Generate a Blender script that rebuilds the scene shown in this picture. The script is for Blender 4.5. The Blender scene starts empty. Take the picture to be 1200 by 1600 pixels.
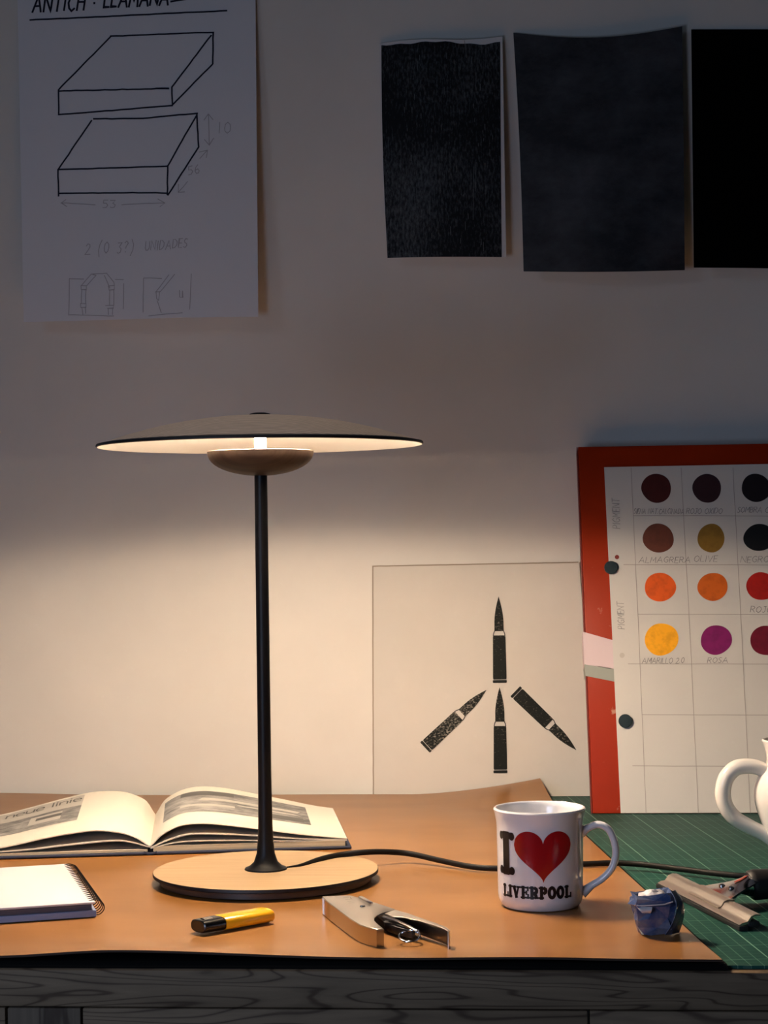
import bpy, bmesh, math, random
from mathutils import Vector, Matrix, noise
random.seed(7)
R = math.radians
SC = bpy.context.scene
COL = SC.collection

# ------------------------------------------------------------------ camera
F = 2953.0
YAW, PITCH, ROLL = R(4.5), R(0.718), R(0.8)
CAM = Vector((0, -2.42, 1.087))
fw = Vector((-math.sin(YAW)*math.cos(PITCH), math.cos(YAW)*math.cos(PITCH), math.sin(PITCH)))
r0 = Vector((math.cos(YAW), math.sin(YAW), 0))
u0 = r0.cross(fw)
rt = r0*math.cos(ROLL) - u0*math.sin(ROLL)
up = u0*math.cos(ROLL) + r0*math.sin(ROLL)
cam_d = bpy.data.cameras.new('camera')
cam_d.sensor_fit = 'VERTICAL'; cam_d.sensor_height = 36; cam_d.sensor_width = 27
cam_d.lens = F/1600*36; cam_d.clip_start = .05
cam = bpy.data.objects.new('camera', cam_d); COL.objects.link(cam)
M = Matrix((rt, up, -fw)).transposed().to_4x4(); M.translation = CAM
cam.matrix_world = M
SC.camera = cam

def on_plane(px, py, P, n):            # photo measurement -> point on a real plane
    d = fw*F + rt*(px-600) + up*(800-py)
    return CAM + d*((Vector(P)-CAM).dot(n)/d.dot(n))
def on_z(px, py, z): return on_plane(px, py, (0,0,z), Vector((0,0,1)))
def on_y(px, py, y): return on_plane(px, py, (0,y,0), Vector((0,1,0)))

TZ = .75            # table top
MZ = .753           # cutting mat top
LZ = .7575           # leather top

# ------------------------------------------------------------------ materials
def lin(c):
    return tuple(x/12.92 if x <= .04045 else ((x+.055)/1.055)**2.4 for x in c)
def new_mat(name):
    m = bpy.data.materials.new(name); m.use_nodes = True
    nt = m.node_tree; b = nt.nodes['Principled BSDF']
    return m, nt, b
def mat(name, col, rough=.5, metal=0, spec=.5, bump=None, var=None, coat=0, alpha_scale=1, hexs=False):
    """col linear rgb; bump=(scale,strength,dist); var=(scale, col2, lo, hi, stretch)"""
    m, nt, b = new_mat(name)
    b.inputs['Base Color'].default_value = (*col, 1)
    b.inputs['Roughness'].default_value = rough
    b.inputs['Metallic'].default_value = metal
    b.inputs['Specular IOR Level'].default_value = spec
    b.inputs['Coat Weight'].default_value = coat
    b.inputs['Coat Roughness'].default_value = .08
    tc = nt.nodes.new('ShaderNodeTexCoord')
    if var:
        sc, c2, lo, hi, st = var
        mp = nt.nodes.new('ShaderNodeMapping'); mp.inputs['Scale'].default_value = st
        n = nt.nodes.new('ShaderNodeTexNoise'); n.inputs['Scale'].default_value = sc
        n.inputs['Detail'].default_value = 6; n.inputs['Roughness'].default_value = .6
        rp = nt.nodes.new('ShaderNodeValToRGB')
        rp.color_ramp.elements[0].position = lo; rp.color_ramp.elements[0].color = (*col, 1)
        rp.color_ramp.elements[1].position = hi; rp.color_ramp.elements[1].color = (*c2, 1)
        nt.links.new(tc.outputs['Object'], mp.inputs[0]); nt.links.new(mp.outputs[0], n.inputs['Vector'])
        nt.links.new(n.outputs['Fac'], rp.inputs[0]); nt.links.new(rp.outputs[0], b.inputs['Base Color'])
    if bump:
        n2 = nt.nodes.new('ShaderNodeTexNoise'); n2.inputs['Scale'].default_value = bump[0]; n2.inputs['Detail'].default_value = 4
        bp = nt.nodes.new('ShaderNodeBump'); bp.inputs['Strength'].default_value = bump[1]; bp.inputs['Distance'].default_value = bump[2]
        nt.links.new(tc.outputs['Object'], n2.inputs['Vector'])
        nt.links.new(n2.outputs['Fac'], bp.inputs['Height']); nt.links.new(bp.outputs[0], b.inputs['Normal'])
    return m

m_wall = mat('wall_plaster', (.66,.63,.59), .75, spec=.25, bump=(9,.12,.004), var=(3,(.70,.67,.63),.4,.6,(1,1,1)))
m_floor = mat('floor_boards', (.05,.04,.035), .6)
m_paper = mat('white_paper', (.70,.70,.74), .8, spec=.2)
m_chart = mat('chart_paper', (.60,.58,.56), .8, spec=.2)
m_plate = mat('print_board', (.57,.54,.50), .7, spec=.2, var=(6,(.60,.57,.53),.4,.6,(1,1,1)))
m_page = mat('page_paper', (.62,.57,.49), .7, spec=.2)
m_pageedge = mat('page_edges', (.55,.46,.33), .8, spec=.1, var=(40,(.30,.24,.17),.45,.6,(.1,.1,60)))
m_ink = mat('black_ink', (.008,.008,.012), .5)
m_marker = mat('marker_ink', (.02,.02,.035), .7, spec=.1)
m_pencil = mat('pencil_grey', (.40,.39,.42), .7, spec=.1)
m_penciltext = mat('pencil_writing', (.22,.21,.22), .7, spec=.1)
m_penciline = mat('pencil_grid', (.36,.33,.32), .7, spec=.1)
m_black = mat('black_metal', (.004,.004,.005), .42, spec=.25)
m_cord = mat('black_cord', (.006,.0055,.005), .6, spec=.25)
m_white_in = mat('shade_lining_white', (.88,.86,.83), .36, metal=1)
m_rimedge = mat('black_edge', (.006,.005,.007), .5)
m_basewood = mat('base_oak', (.50,.34,.19), .5, var=(9,(.44,.29,.155),.4,.62,(1,14,1)))
m_walnut = mat('dark_walnut', (.035,.02,.015), .45, var=(10,(.06,.035,.025),.4,.6,(1,1,12)))
m_bowl = mat('bowl_wood', (.022,.012,.008), .6, spec=.2, var=(12,(.045,.027,.018),.4,.6,(1,12,1)))
m_ceramic = mat('white_glaze', (.76,.76,.80), .12, spec=.6, coat=.5)
m_ceramic2 = mat('cream_glaze', (.80,.76,.72), .18, spec=.5, coat=.4)
m_redprint = mat('red_print', (.36,.003,.006), .15, spec=.5, coat=.5)
m_blackprint = mat('black_print', (.005,.004,.007), .3, spec=.3, coat=.1)
m_steel = mat('brushed_steel', (.60,.54,.48), .28, metal=1, bump=(300,.05,.0005))
m_chrome = mat('chrome', (.62,.60,.60), .12, metal=1)
m_alu = mat('aluminium', (.62,.55,.49), .33, metal=1, bump=(200,.08,.0005))
m_rubber = mat('black_rubber', (.012,.011,.012), .55)
m_yellow = mat('yellow_plastic', (.90,.43,.012), .25, spec=.5, coat=.3)
m_blackpl = mat('black_plastic', (.006,.006,.006), .2)
m_notegrey = mat('notebook_board', (.20,.24,.38), .6)
m_notepage = mat('notebook_pages', (.03,.03,.045), .8, var=(3,(.10,.10,.13),.45,.6,(.2,.2,900)))
m_notecover = mat('notebook_cover', (.57,.54,.57), .6, spec=.3)
m_bookcover = mat('book_cloth', (.028,.036,.07), .6)
m_bluefoil = mat('blue_foil', (.035,.075,.21), .26, spec=.8, var=(60,(.15,.18,.27),.42,.62,(1,1,1)))
m_bluewhite = mat('foil_white_inside', (.55,.52,.55), .4, var=(40,(.10,.16,.4),.5,.62,(1,1,1)))
m_magnet = mat('magnet_dark', (.02,.035,.045), .3, spec=.6)
m_frame_edge = mat('frame_edge_red', (.17,.012,.006), .4)
m_tape_w = mat('tape_pinkish_white', (.62,.50,.54), .6)
m_tape_g = mat('tape_grey', (.30,.32,.29), .6)
m_silver = mat('silver_wire', (.55,.53,.5), .2, metal=1)

# red painted board with scuffs
m_red, nt, b = new_mat('red_lacquer')
b.inputs['Roughness'].default_value = .4; b.inputs['Specular IOR Level'].default_value = .12
tc = nt.nodes.new('ShaderNodeTexCoord')
n = nt.nodes.new('ShaderNodeTexNoise'); n.inputs['Scale'].default_value = 55; n.inputs['Detail'].default_value = 8
rp = nt.nodes.new('ShaderNodeValToRGB')
rp.color_ramp.elements[0].position = .70; rp.color_ramp.elements[0].color = (.30,.022,.0025,1)
rp.color_ramp.elements[1].position = .76; rp.color_ramp.elements[1].color = (.42,.20,.14,1)
nt.links.new(tc.outputs['Object'], n.inputs['Vector']); nt.links.new(n.outputs['Fac'], rp.inputs[0])
nt.links.new(rp.outputs[0], b.inputs['Base Color'])

# leather
m_leather, nt, b = new_mat('tan_leather')
tc = nt.nodes.new('ShaderNodeTexCoord')
mp = nt.nodes.new('ShaderNodeMapping'); mp.inputs['Scale'].default_value = (1,2.2,1)
n = nt.nodes.new('ShaderNodeTexNoise'); n.inputs['Scale'].default_value = 5; n.inputs['Detail'].default_value = 7
rp = nt.nodes.new('ShaderNodeValToRGB')
rp.color_ramp.elements[0].position = .33; rp.color_ramp.elements[0].color = (.255,.108,.027,1)
rp.color_ramp.elements[1].position = .66; rp.color_ramp.elements[1].color = (.325,.148,.044,1)
nt.links.new(tc.outputs['Object'], mp.inputs[0]); nt.links.new(mp.outputs[0], n.inputs['Vector'])
nt.links.new(n.outputs['Fac'], rp.inputs[0]); nt.links.new(rp.outputs[0], b.inputs['Base Color'])
b.inputs['Roughness'].default_value = .32; b.inputs['Specular IOR Level'].default_value = .35
n2 = nt.nodes.new('ShaderNodeTexNoise'); n2.inputs['Scale'].default_value = 14; n2.inputs['Detail'].default_value = 3
bp = nt.nodes.new('ShaderNodeBump'); bp.inputs['Strength'].default_value = .05; bp.inputs['Distance'].default_value = .002
nt.links.new(mp.outputs[0], n2.inputs['Vector']); nt.links.new(n2.outputs['Fac'], bp.inputs['Height']); nt.links.new(bp.outputs[0], b.inputs['Normal'])
m_leather_edge = mat('leather_suede_edge', (.035,.018,.01), .9)

# cutting mat: green with a one centimetre grid, stronger every five
m_mat, nt, b = new_mat('green_cutting_mat')
b.inputs['Roughness'].default_value = .6; b.inputs['Specular IOR Level'].default_value = .22
geo = nt.nodes.new('ShaderNodeTexCoord'); sep = nt.nodes.new('ShaderNodeSeparateXYZ')
mpg = nt.nodes.new('ShaderNodeMapping'); mpg.inputs['Rotation'].default_value = (0,0,R(-8.7))
nt.links.new(geo.outputs['Object'], mpg.inputs[0]); nt.links.new(mpg.outputs[0], sep.inputs[0])
def math_n(op, a, bb=None, clamp=False):
    q = nt.nodes.new('ShaderNodeMath'); q.operation = op; q.use_clamp = clamp
    for i, v in enumerate((a, bb)):
        if v is None: continue
        if isinstance(v, (int, float)): q.inputs[i].default_value = v
        else: nt.links.new(v, q.inputs[i])
    return q.outputs[0]
def gridline(sock, step, w, off=0):
    a = math_n('ADD', sock, 10+off)
    a = math_n('MODULO', a, step)
    a = math_n('SUBTRACT', a, step/2); a = math_n('ABSOLUTE', a)
    return math_n('LESS_THAN', a, w)
fine = math_n('MAXIMUM', gridline(sep.outputs[0], .01, .00034), math_n('MULTIPLY', gridline(sep.outputs[1], .01, .0004), .35))
bold = math_n('MAXIMUM', gridline(sep.outputs[0], .05, .0006, .02), math_n('MULTIPLY', gridline(sep.outputs[1], .05, .0007, .02), .4))
tot = math_n('ADD', math_n('MULTIPLY', fine, .35), math_n('MULTIPLY', bold, .55), True)
mx = nt.nodes.new('ShaderNodeMix'); mx.data_type = 'RGBA'
mx.inputs[6].default_value = (.0085,.064,.050,1); mx.inputs[7].default_value = (.20,.38,.28,1)
nt.links.new(tot, mx.inputs[0]); nt.links.new(mx.outputs[2], b.inputs['Base Color'])

def rings(name, c1, c2, scale, stretch, dist=3.0, rough=.5, band='Z', sharp=(.25,.75)):
    m, nt, b = new_mat(name)
    tc = nt.nodes.new('ShaderNodeTexCoord')
    mp = nt.nodes.new('ShaderNodeMapping'); mp.inputs['Scale'].default_value = stretch
    w = nt.nodes.new('ShaderNodeTexWave'); w.wave_type = 'BANDS'; w.bands_direction = band
    w.inputs['Scale'].default_value = scale; w.inputs['Distortion'].default_value = dist
    w.inputs['Detail'].default_value = 3; w.inputs['Detail Scale'].default_value = 1.2
    n = nt.nodes.new('ShaderNodeTexNoise'); n.inputs['Scale'].default_value = scale*6; n.inputs['Detail'].default_value = 6
    rp = nt.nodes.new('ShaderNodeValToRGB')
    rp.color_ramp.elements[0].position = sharp[0]; rp.color_ramp.elements[0].color = (*c1,1)
    rp.color_ramp.elements[1].position = sharp[1]; rp.color_ramp.elements[1].color = (*c2,1)
    mx = nt.nodes.new('ShaderNodeMix'); mx.data_type = 'RGBA'; mx.blend_type = 'MULTIPLY'; mx.inputs[0].default_value = .5
    nt.links.new(tc.outputs['Object'], mp.inputs[0]); nt.links.new(mp.outputs[0], w.inputs['Vector']); nt.links.new(mp.outputs[0], n.inputs['Vector'])
    nt.links.new(w.outputs['Fac'], rp.inputs[0]); nt.links.new(rp.outputs[0], mx.inputs[6]); nt.links.new(n.outputs['Fac'], mx.inputs[7])
    nt.links.new(mx.outputs[2], b.inputs['Base Color']); b.inputs['Roughness'].default_value = rough
    return m
def grain(name, dark, light, stretch, lines=9, rough=.45):
    m, nt, b = new_mat(name); L = nt.links.new
    tc = nt.nodes.new('ShaderNodeTexCoord'); mp = nt.nodes.new('ShaderNodeMapping'); mp.inputs['Scale'].default_value = stretch
    n = nt.nodes.new('ShaderNodeTexNoise'); n.inputs['Scale'].default_value = 1; n.inputs['Detail'].default_value = 2; n.inputs['Roughness'].default_value = .4; n.inputs['Distortion'].default_value = .3
    k = nt.nodes.new('ShaderNodeMath'); k.operation = 'MULTIPLY'; k.inputs[1].default_value = lines*6.28
    si = nt.nodes.new('ShaderNodeMath'); si.operation = 'SINE'
    f = nt.nodes.new('ShaderNodeTexNoise'); f.inputs['Scale'].default_value = 5; f.inputs['Detail'].default_value = 6
    rp = nt.nodes.new('ShaderNodeValToRGB'); rp.color_ramp.elements[0].position = 0; rp.color_ramp.elements[0].color = (*light,1)
    rp.color_ramp.elements[1].position = 1.0; rp.color_ramp.elements[1].color = (*dark,1)
    mid = rp.color_ramp.elements.new(.8); mid.color = tuple(l*.86 for l in light)+(1,)
    mx = nt.nodes.new('ShaderNodeMix'); mx.data_type = 'RGBA'; mx.blend_type = 'MULTIPLY'; mx.inputs[0].default_value = .55
    L(tc.outputs['Object'], mp.inputs[0]); L(mp.outputs[0], n.inputs['Vector']); L(mp.outputs[0], f.inputs['Vector'])
    L(n.outputs['Fac'], k.inputs[0]); L(k.outputs[0], si.inputs[0]); L(si.outputs[0], rp.inputs[0])
    L(rp.outputs[0], mx.inputs[6]); L(f.outputs['Fac'], mx.inputs[7]); L(mx.outputs[2], b.inputs['Base Color']); b.inputs['Roughness'].default_value = rough; b.inputs['Specular IOR Level'].default_value = .2
    return m
m_table = grain('worn_bench_wood', (.085,.055,.036), (.20,.142,.092), (3.6,6,34), 12, .72)
m_shadewood = rings('grey_oak_veneer', (.48,.36,.28), (.92,.74,.62), 46, (.3,1.3,1), 1.6, .55, 'Y', (.2,.9))

# printed black sheets
def black_sheet(name, base, light, sc, lo, hi, rough=.6, mottled=False):
    m, nt, b = new_mat(name)
    tc = nt.nodes.new('ShaderNodeTexCoord')
    mp = nt.nodes.new('ShaderNodeMapping'); mp.inputs['Scale'].default_value = sc
    n = nt.nodes.new('ShaderNodeTexNoise'); n.inputs['Scale'].default_value = 1; n.inputs['Detail'].default_value = 8; n.inputs['Roughness'].default_value = .7
    n3 = nt.nodes.new('ShaderNodeTexNoise'); n3.inputs['Scale'].default_value = 9; n3.inputs['Detail'].default_value = 2
    ad = nt.nodes.new('ShaderNodeMath'); ad.operation = 'MULTIPLY_ADD'; ad.inputs[1].default_value = .5; 
    rp = nt.nodes.new('ShaderNodeValToRGB')
    rp.color_ramp.elements[0].position = lo; rp.color_ramp.elements[0].color = (*base,1)
    rp.color_ramp.elements[1].position = hi; rp.color_ramp.elements[1].color = (*light,1)
    nt.links.new(tc.outputs['Object'], mp.inputs[0]); nt.links.new(mp.outputs[0], n.inputs['Vector']); nt.links.new(tc.outputs['Object'], n3.inputs['Vector'])
    nt.links.new(n3.outputs['Fac'], ad.inputs[0]); nt.links.new(n.outputs['Fac'], ad.inputs[2])
    nt.links.new(ad.outputs[0], rp.inputs[0]); nt.links.new(rp.outputs[0], b.inputs['Base Color'])
    b.inputs['Roughness'].default_value = rough; b.inputs['Specular IOR Level'].default_value = .2
    return m
m_scratch = black_sheet('scratched_black_print', (.005,.005,.007), (.10,.11,.12), (380,1,120), .72, 1.02)
m_charcoal = black_sheet('charcoal_rubbing', (.020,.021,.026), (.062,.066,.078), (14,1,22), .62, 1.0)
m_pureblack = mat('pure_black_sheet', (.0015,.0015,.0015), .9, spec=.02)
m_bullet = black_sheet('mottled_print_ink', (.010,.012,.011), (.42,.39,.34), (300,1,480), .83, .99, .7)
m_photo = black_sheet('halftone_photo', (.10,.10,.10), (.34,.32,.30), (40,60,40), .62, .92, .7)
m_photo_lt = mat('halftone_light', (.42,.39,.35), .7, spec=.2)
m_photo_dk = mat('halftone_dark', (.11,.105,.10), .7, spec=.2)

def emis(name, col, st):
    m, nt, b = new_mat(name)
    b.inputs['Base Color'].default_value = (.8,.8,.8,1)
    b.inputs['Emission Color'].default_value = (*col,1); b.inputs['Emission Strength'].default_value = st
    return m
LAMP_COL = (1,.81,.615)
m_led = emis('led_diffuser_glow', LAMP_COL, 1340)
m_stemglow = mat('light_acrylic', (.85,.8,.7), .4)

# ------------------------------------------------------------------ object helpers
XF = {}
def tag(o, label=None, cat=None, group=None, kind=None):
    if label: o['label'] = label
    if cat: o['category'] = cat
    if group: o['group'] = group
    if kind: o['kind'] = kind
    return o
def thing(name, loc, rz=0, label=None, cat=None, group=None):
    o = bpy.data.objects.new(name, None); COL.objects.link(o)
    o.empty_display_size = .02
    o.location = loc; o.rotation_euler = (0,0,rz)
    XF[o.name] = Matrix.Translation(loc) @ Matrix.Rotation(rz, 4, 'Z')
    return tag(o, label, cat, group)
def obj(name, vf, material, parent=None, world=False, loc=None, smooth=True, sharp=35):
    """vf = (verts, faces[, matidx]). world=True: verts are world coordinates."""
    verts, faces = [Vector(v) for v in vf[0]], vf[1]
    mi = vf[2] if len(vf) > 2 else None
    base = Matrix.Identity(4)
    if parent is not None and world:
        base = XF[parent.name].inverted()
    if loc is not None:
        L = Matrix.Translation(loc) if world or parent is None else Matrix.Translation(loc)
        if world: verts = [base @ v for v in verts]; lo = base @ Vector(loc)
        else: lo = Vector(loc)
        verts = [v-lo for v in verts]
    else:
        if world: verts = [base @ v for v in verts]
        lo = Vector((0,0,0))
    me = bpy.data.meshes.new(name)
    me.from_pydata([tuple(v) for v in verts], [], faces)
    mats = material if isinstance(material, (list, tuple)) else [material]
    for m_ in mats: me.materials.append(m_)
    if mi:
        for p, i in zip(me.polygons, mi): p.material_index = i
    bm = bmesh.new(); bm.from_mesh(me)
    bmesh.ops.remove_doubles(bm, verts=bm.verts, dist=1e-6)
    if len(bm.faces) and all(e.is_manifold for e in bm.edges):
        bmesh.ops.recalc_face_normals(bm, faces=bm.faces)
    for f in bm.faces: f.smooth = smooth
    for e in bm.edges:
        if len(e.link_faces) == 2 and e.calc_face_angle(0) > R(sharp): e.smooth = False
    bm.to_mesh(me); bm.free(); me.update()
    o = bpy.data.objects.new(name, me); COL.objects.link(o)
    if parent is not None: o.parent = parent
    o.location = lo
    XF[o.name] = (XF[parent.name] if parent is not None else Matrix.Identity(4)) @ Matrix.Translation(lo)
    return o

def box(x0, x1, y0, y1, z0, z1, bev=0, seg=2):
    bm = bmesh.new(); bmesh.ops.create_cube(bm, size=1)
    for v in bm.verts:
        v.co = Vector(((x0+x1)/2+v.co.x*(x1-x0), (y0+y1)/2+v.co.y*(y1-y0), (z0+z1)/2+v.co.z*(z1-z0)))
    if bev: bmesh.ops.bevel(bm, geom=list(bm.edges), offset=bev, segments=seg, affect='EDGES', profile=.5)
    return from_bm(bm)
def from_bm(bm):
    bm.verts.index_update()
    v = [w.co.copy() for w in bm.verts]; f = [[w.index for w in q.verts] for q in bm.faces]
    bm.free(); return (v, f)
def join(*parts):
    V, Fc, MI = [], [], []
    for p in parts:
        n0 = len(V); V += list(p[0]); Fc += [[i+n0 for i in f] for f in p[1]]
        MI += list(p[2]) if len(p) > 2 else [0]*len(p[1])
    return V, Fc, MI
def lathe(prof, n=64, c=(0,0,0), midx=None):
    """prof list of (r,z); closed at axis where r==0"""
    V, Fc, MI = [], [], []; rings_ = []
    for r, z in prof:
        if r < 1e-7: rings_.append([len(V)]); V.append(Vector((c[0], c[1], c[2]+z)))
        else:
            rings_.append(list(range(len(V), len(V)+n)))
            V += [Vector((c[0]+r*math.cos(2*math.pi*k/n), c[1]+r*math.sin(2*math.pi*k/n), c[2]+z)) for k in range(n)]
    for i in range(len(prof)-1):
        a, b_ = rings_[i], rings_[i+1]
        for k in range(n):
            k2 = (k+1) % n
            if len(a) == 1 and len(b_) == 1: continue
            if len(a) == 1: Fc.append([a[0], b_[k], b_[k2]])
            elif len(b_) == 1: Fc.append([a[k], b_[0], a[k2]])
            else: Fc.append([a[k], b_[k], b_[k2], a[k2]])
            MI.append(midx[i] if midx else 0)
    return V, Fc, MI
def catmull(pts, n=8):
    P = [Vector(p) for p in pts]; P = [P[0]*2-P[1]] + P + [P[-1]*2-P[-2]]
    out = []
    for i in range(1, len(P)-2):
        for k in range(n):
            t = k/n
            out.append(.5*((2*P[i]) + (-P[i-1]+P[i+1])*t + (2*P[i-1]-5*P[i]+4*P[i+1]-P[i+2])*t*t + (-P[i-1]+3*P[i]-3*P[i+1]+P[i+2])*t**3))
    out.append(P[-2]); return out
def tube(pts, r, n=12, ref=None, flat=1.0, closed=False, radii=None):
    """round/flattened tube; flat scales the second (binormal) axis"""
    P = [Vector(p) for p in pts]; V, Fc = [], []
    N = len(P); prev = Vector(ref) if ref is not None else None
    for i in range(N):
        if closed: t = (P[(i+1) % N]-P[i-1]).normalized()
        else: t = (P[min(i+1, N-1)]-P[max(i-1, 0)]).normalized()
        if prev is None:
            prev = Vector((0,0,1)) if abs(t.z) < .9 else Vector((1,0,0))
        a = (prev - t*prev.dot(t))
        if a.length < 1e-6: a = t.orthogonal()
        a.normalize(); b_ = t.cross(a)
        if ref is None: prev = a
        rr = radii[i] if radii else r
        for k in range(n):
            th = 2*math.pi*k/n
            V.append(P[i] + a*(rr*math.cos(th)) + b_*(rr*flat*math.sin(th)))
    M_ = N if closed else N-1
    for i in range(M_):
        for k in range(n):
            a0, a1 = i*n+k, i*n+(k+1) % n
            b0, b1 = ((i+1) % N)*n+k, ((i+1) % N)*n+(k+1) % n
            Fc.append([a0, b0, b1, a1])
    if not closed:
        Fc.append(list(range(n))); Fc.append(list(range((N-1)*n, N*n))[::-1])
    return V, Fc
def sheet(S, nu, nv, thick):
    """closed thin solid over S(u,v); thickness goes along -normal"""
    P = [[Vector(S(i/nu, j/nv)) for i in range(nu+1)] for j in range(nv+1)]
    V = [p for row in P for p in row]; B = []
    for j in range(nv+1):
        for i in range(nu+1):
            du = P[j][min(i+1, nu)]-P[j][max(i-1, 0)]; dv = P[min(j+1, nv)][i]-P[max(j-1, 0)][i]
            nn = du.cross(dv)
            nn = nn.normalized() if nn.length > 1e-12 else Vector((0,0,1))
            B.append(P[j][i]-nn*thick)
    K = len(V); V += B; Fc = []; MI = []
    id_ = lambda i, j: j*(nu+1)+i
    for j in range(nv):
        for i in range(nu):
            q = [id_(i,j), id_(i+1,j), id_(i+1,j+1), id_(i,j+1)]
            Fc.append(q); MI.append(0); Fc.append([K+a for a in q[::-1]]); MI.append(1)
    for i in range(nu):
        Fc.append([id_(i,0), K+id_(i,0), K+id_(i+1,0), id_(i+1,0)]); Fc.append([id_(i+1,nv), K+id_(i+1,nv), K+id_(i,nv), id_(i,nv)]); MI += [1,1]
    for j in range(nv):
        Fc.append([id_(0,j+1), K+id_(0,j+1), K+id_(0,j), id_(0,j)]); Fc.append([id_(nu,j), K+id_(nu,j), K+id_(nu,j+1), id_(nu,j+1)]); MI += [1,1]
    return V, Fc, MI
def prism(pts, z0, z1, bev=0):
    """pts: 2D or 3D outline, extruded in z"""
    n = len(pts)
    V = [Vector((p[0], p[1], z0)) for p in pts]+[Vector((p[0], p[1], z1)) for p in pts]
    Fc = [list(range(n))[::-1], list(range(n, 2*n))]+[[i, (i+1) % n, n+(i+1) % n, n+i] for i in range(n)]
    if bev:
        bm = bmesh.new(); vs = [bm.verts.new(v) for v in V]
        for f in Fc: bm.faces.new([vs[i] for i in f])
        bmesh.ops.recalc_face_normals(bm, faces=bm.faces)
        bmesh.ops.bevel(bm, geom=list(bm.edges), offset=bev, segments=2, affect='EDGES', profile=.5, clamp_overlap=True)
        return from_bm(bm)
    return V, Fc
def wall_strip(pts, z0, z1, th):
    """thin upright wall following pts (2D), thickness th to the left of travel"""
    V, Fc = [], []; n = len(pts)
    P = [Vector((p[0], p[1])) for p in pts]
    z0s = z0 if isinstance(z0, (list, tuple)) else [z0]*n
    z1s = z1 if isinstance(z1, (list, tuple)) else [z1]*n
    for i in range(n):
        t = (P[min(i+1, n-1)]-P[max(i-1, 0)]).normalized(); nn = Vector((-t.y, t.x))*th
        for q in (P[i], P[i]+nn):
            V.append(Vector((q.x, q.y, z0s[i]))); V.append(Vector((q.x, q.y, z1s[i])))
    for i in range(n-1):
        a, b_ = 4*i, 4*i+4
        Fc += [[a, b_, b_+1, a+1], [a+2, a+3, b_+3, b_+2], [a+1, b_+1, b_+3, a+3], [a, a+2, b_+2, b_]]
    Fc += [[0,1,3,2], [4*n-4, 4*n-2, 4*n-1, 4*n-3]]
    return V, Fc

# ---- strokes: thin ink ribbons laid on any surface mp(a,b) -> (pos, normal)
def strokes(polys, width, mp, step, off=.00025, wob=0):
    V, Fc = [], []
    for pl in polys:
        pts = []
        for i in range(len(pl)-1):
            a, b_ = Vector(pl[i][:2]), Vector(pl[i+1][:2]); n = max(1, int((b_-a).length/step))
            for k in range(n): pts.append(a.lerp(b_, k/n))
        pts.append(Vector(pl[-1][:2]))
        if wob:
            pts = [p+Vector((noise.noise(Vector((p.x*.07, p.y*.07, 3))), noise.noise(Vector((p.x*.07, p.y*.07, 9)))))*wob for p in pts]
        Q = [mp(p.x, p.y) for p in pts]; w = width/2
        if len(Q) < 2: continue
        n0 = len(V)
        for i, (p, n) in enumerate(Q):
            t = (Q[min(i+1, len(Q)-1)][0]-Q[max(i-1, 0)][0]).normalized()
            if i == 0: p = p-t*w*.6
            if i == len(Q)-1: p = p+t*w*.6
            s = n.cross(t).normalized()*w
            if 0 < i < len(Q)-1:
                t1 = (Q[i][0]-Q[i-1][0]).normalized(); c = max(.5, t1.dot(t)); s = s/c
            V += [p+n*off+s, p+n*off-s]
        for i in range(len(Q)-1):
            a = n0+2*i; Fc.append([a, a+1, a+3, a+2])
    return V, Fc
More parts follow.
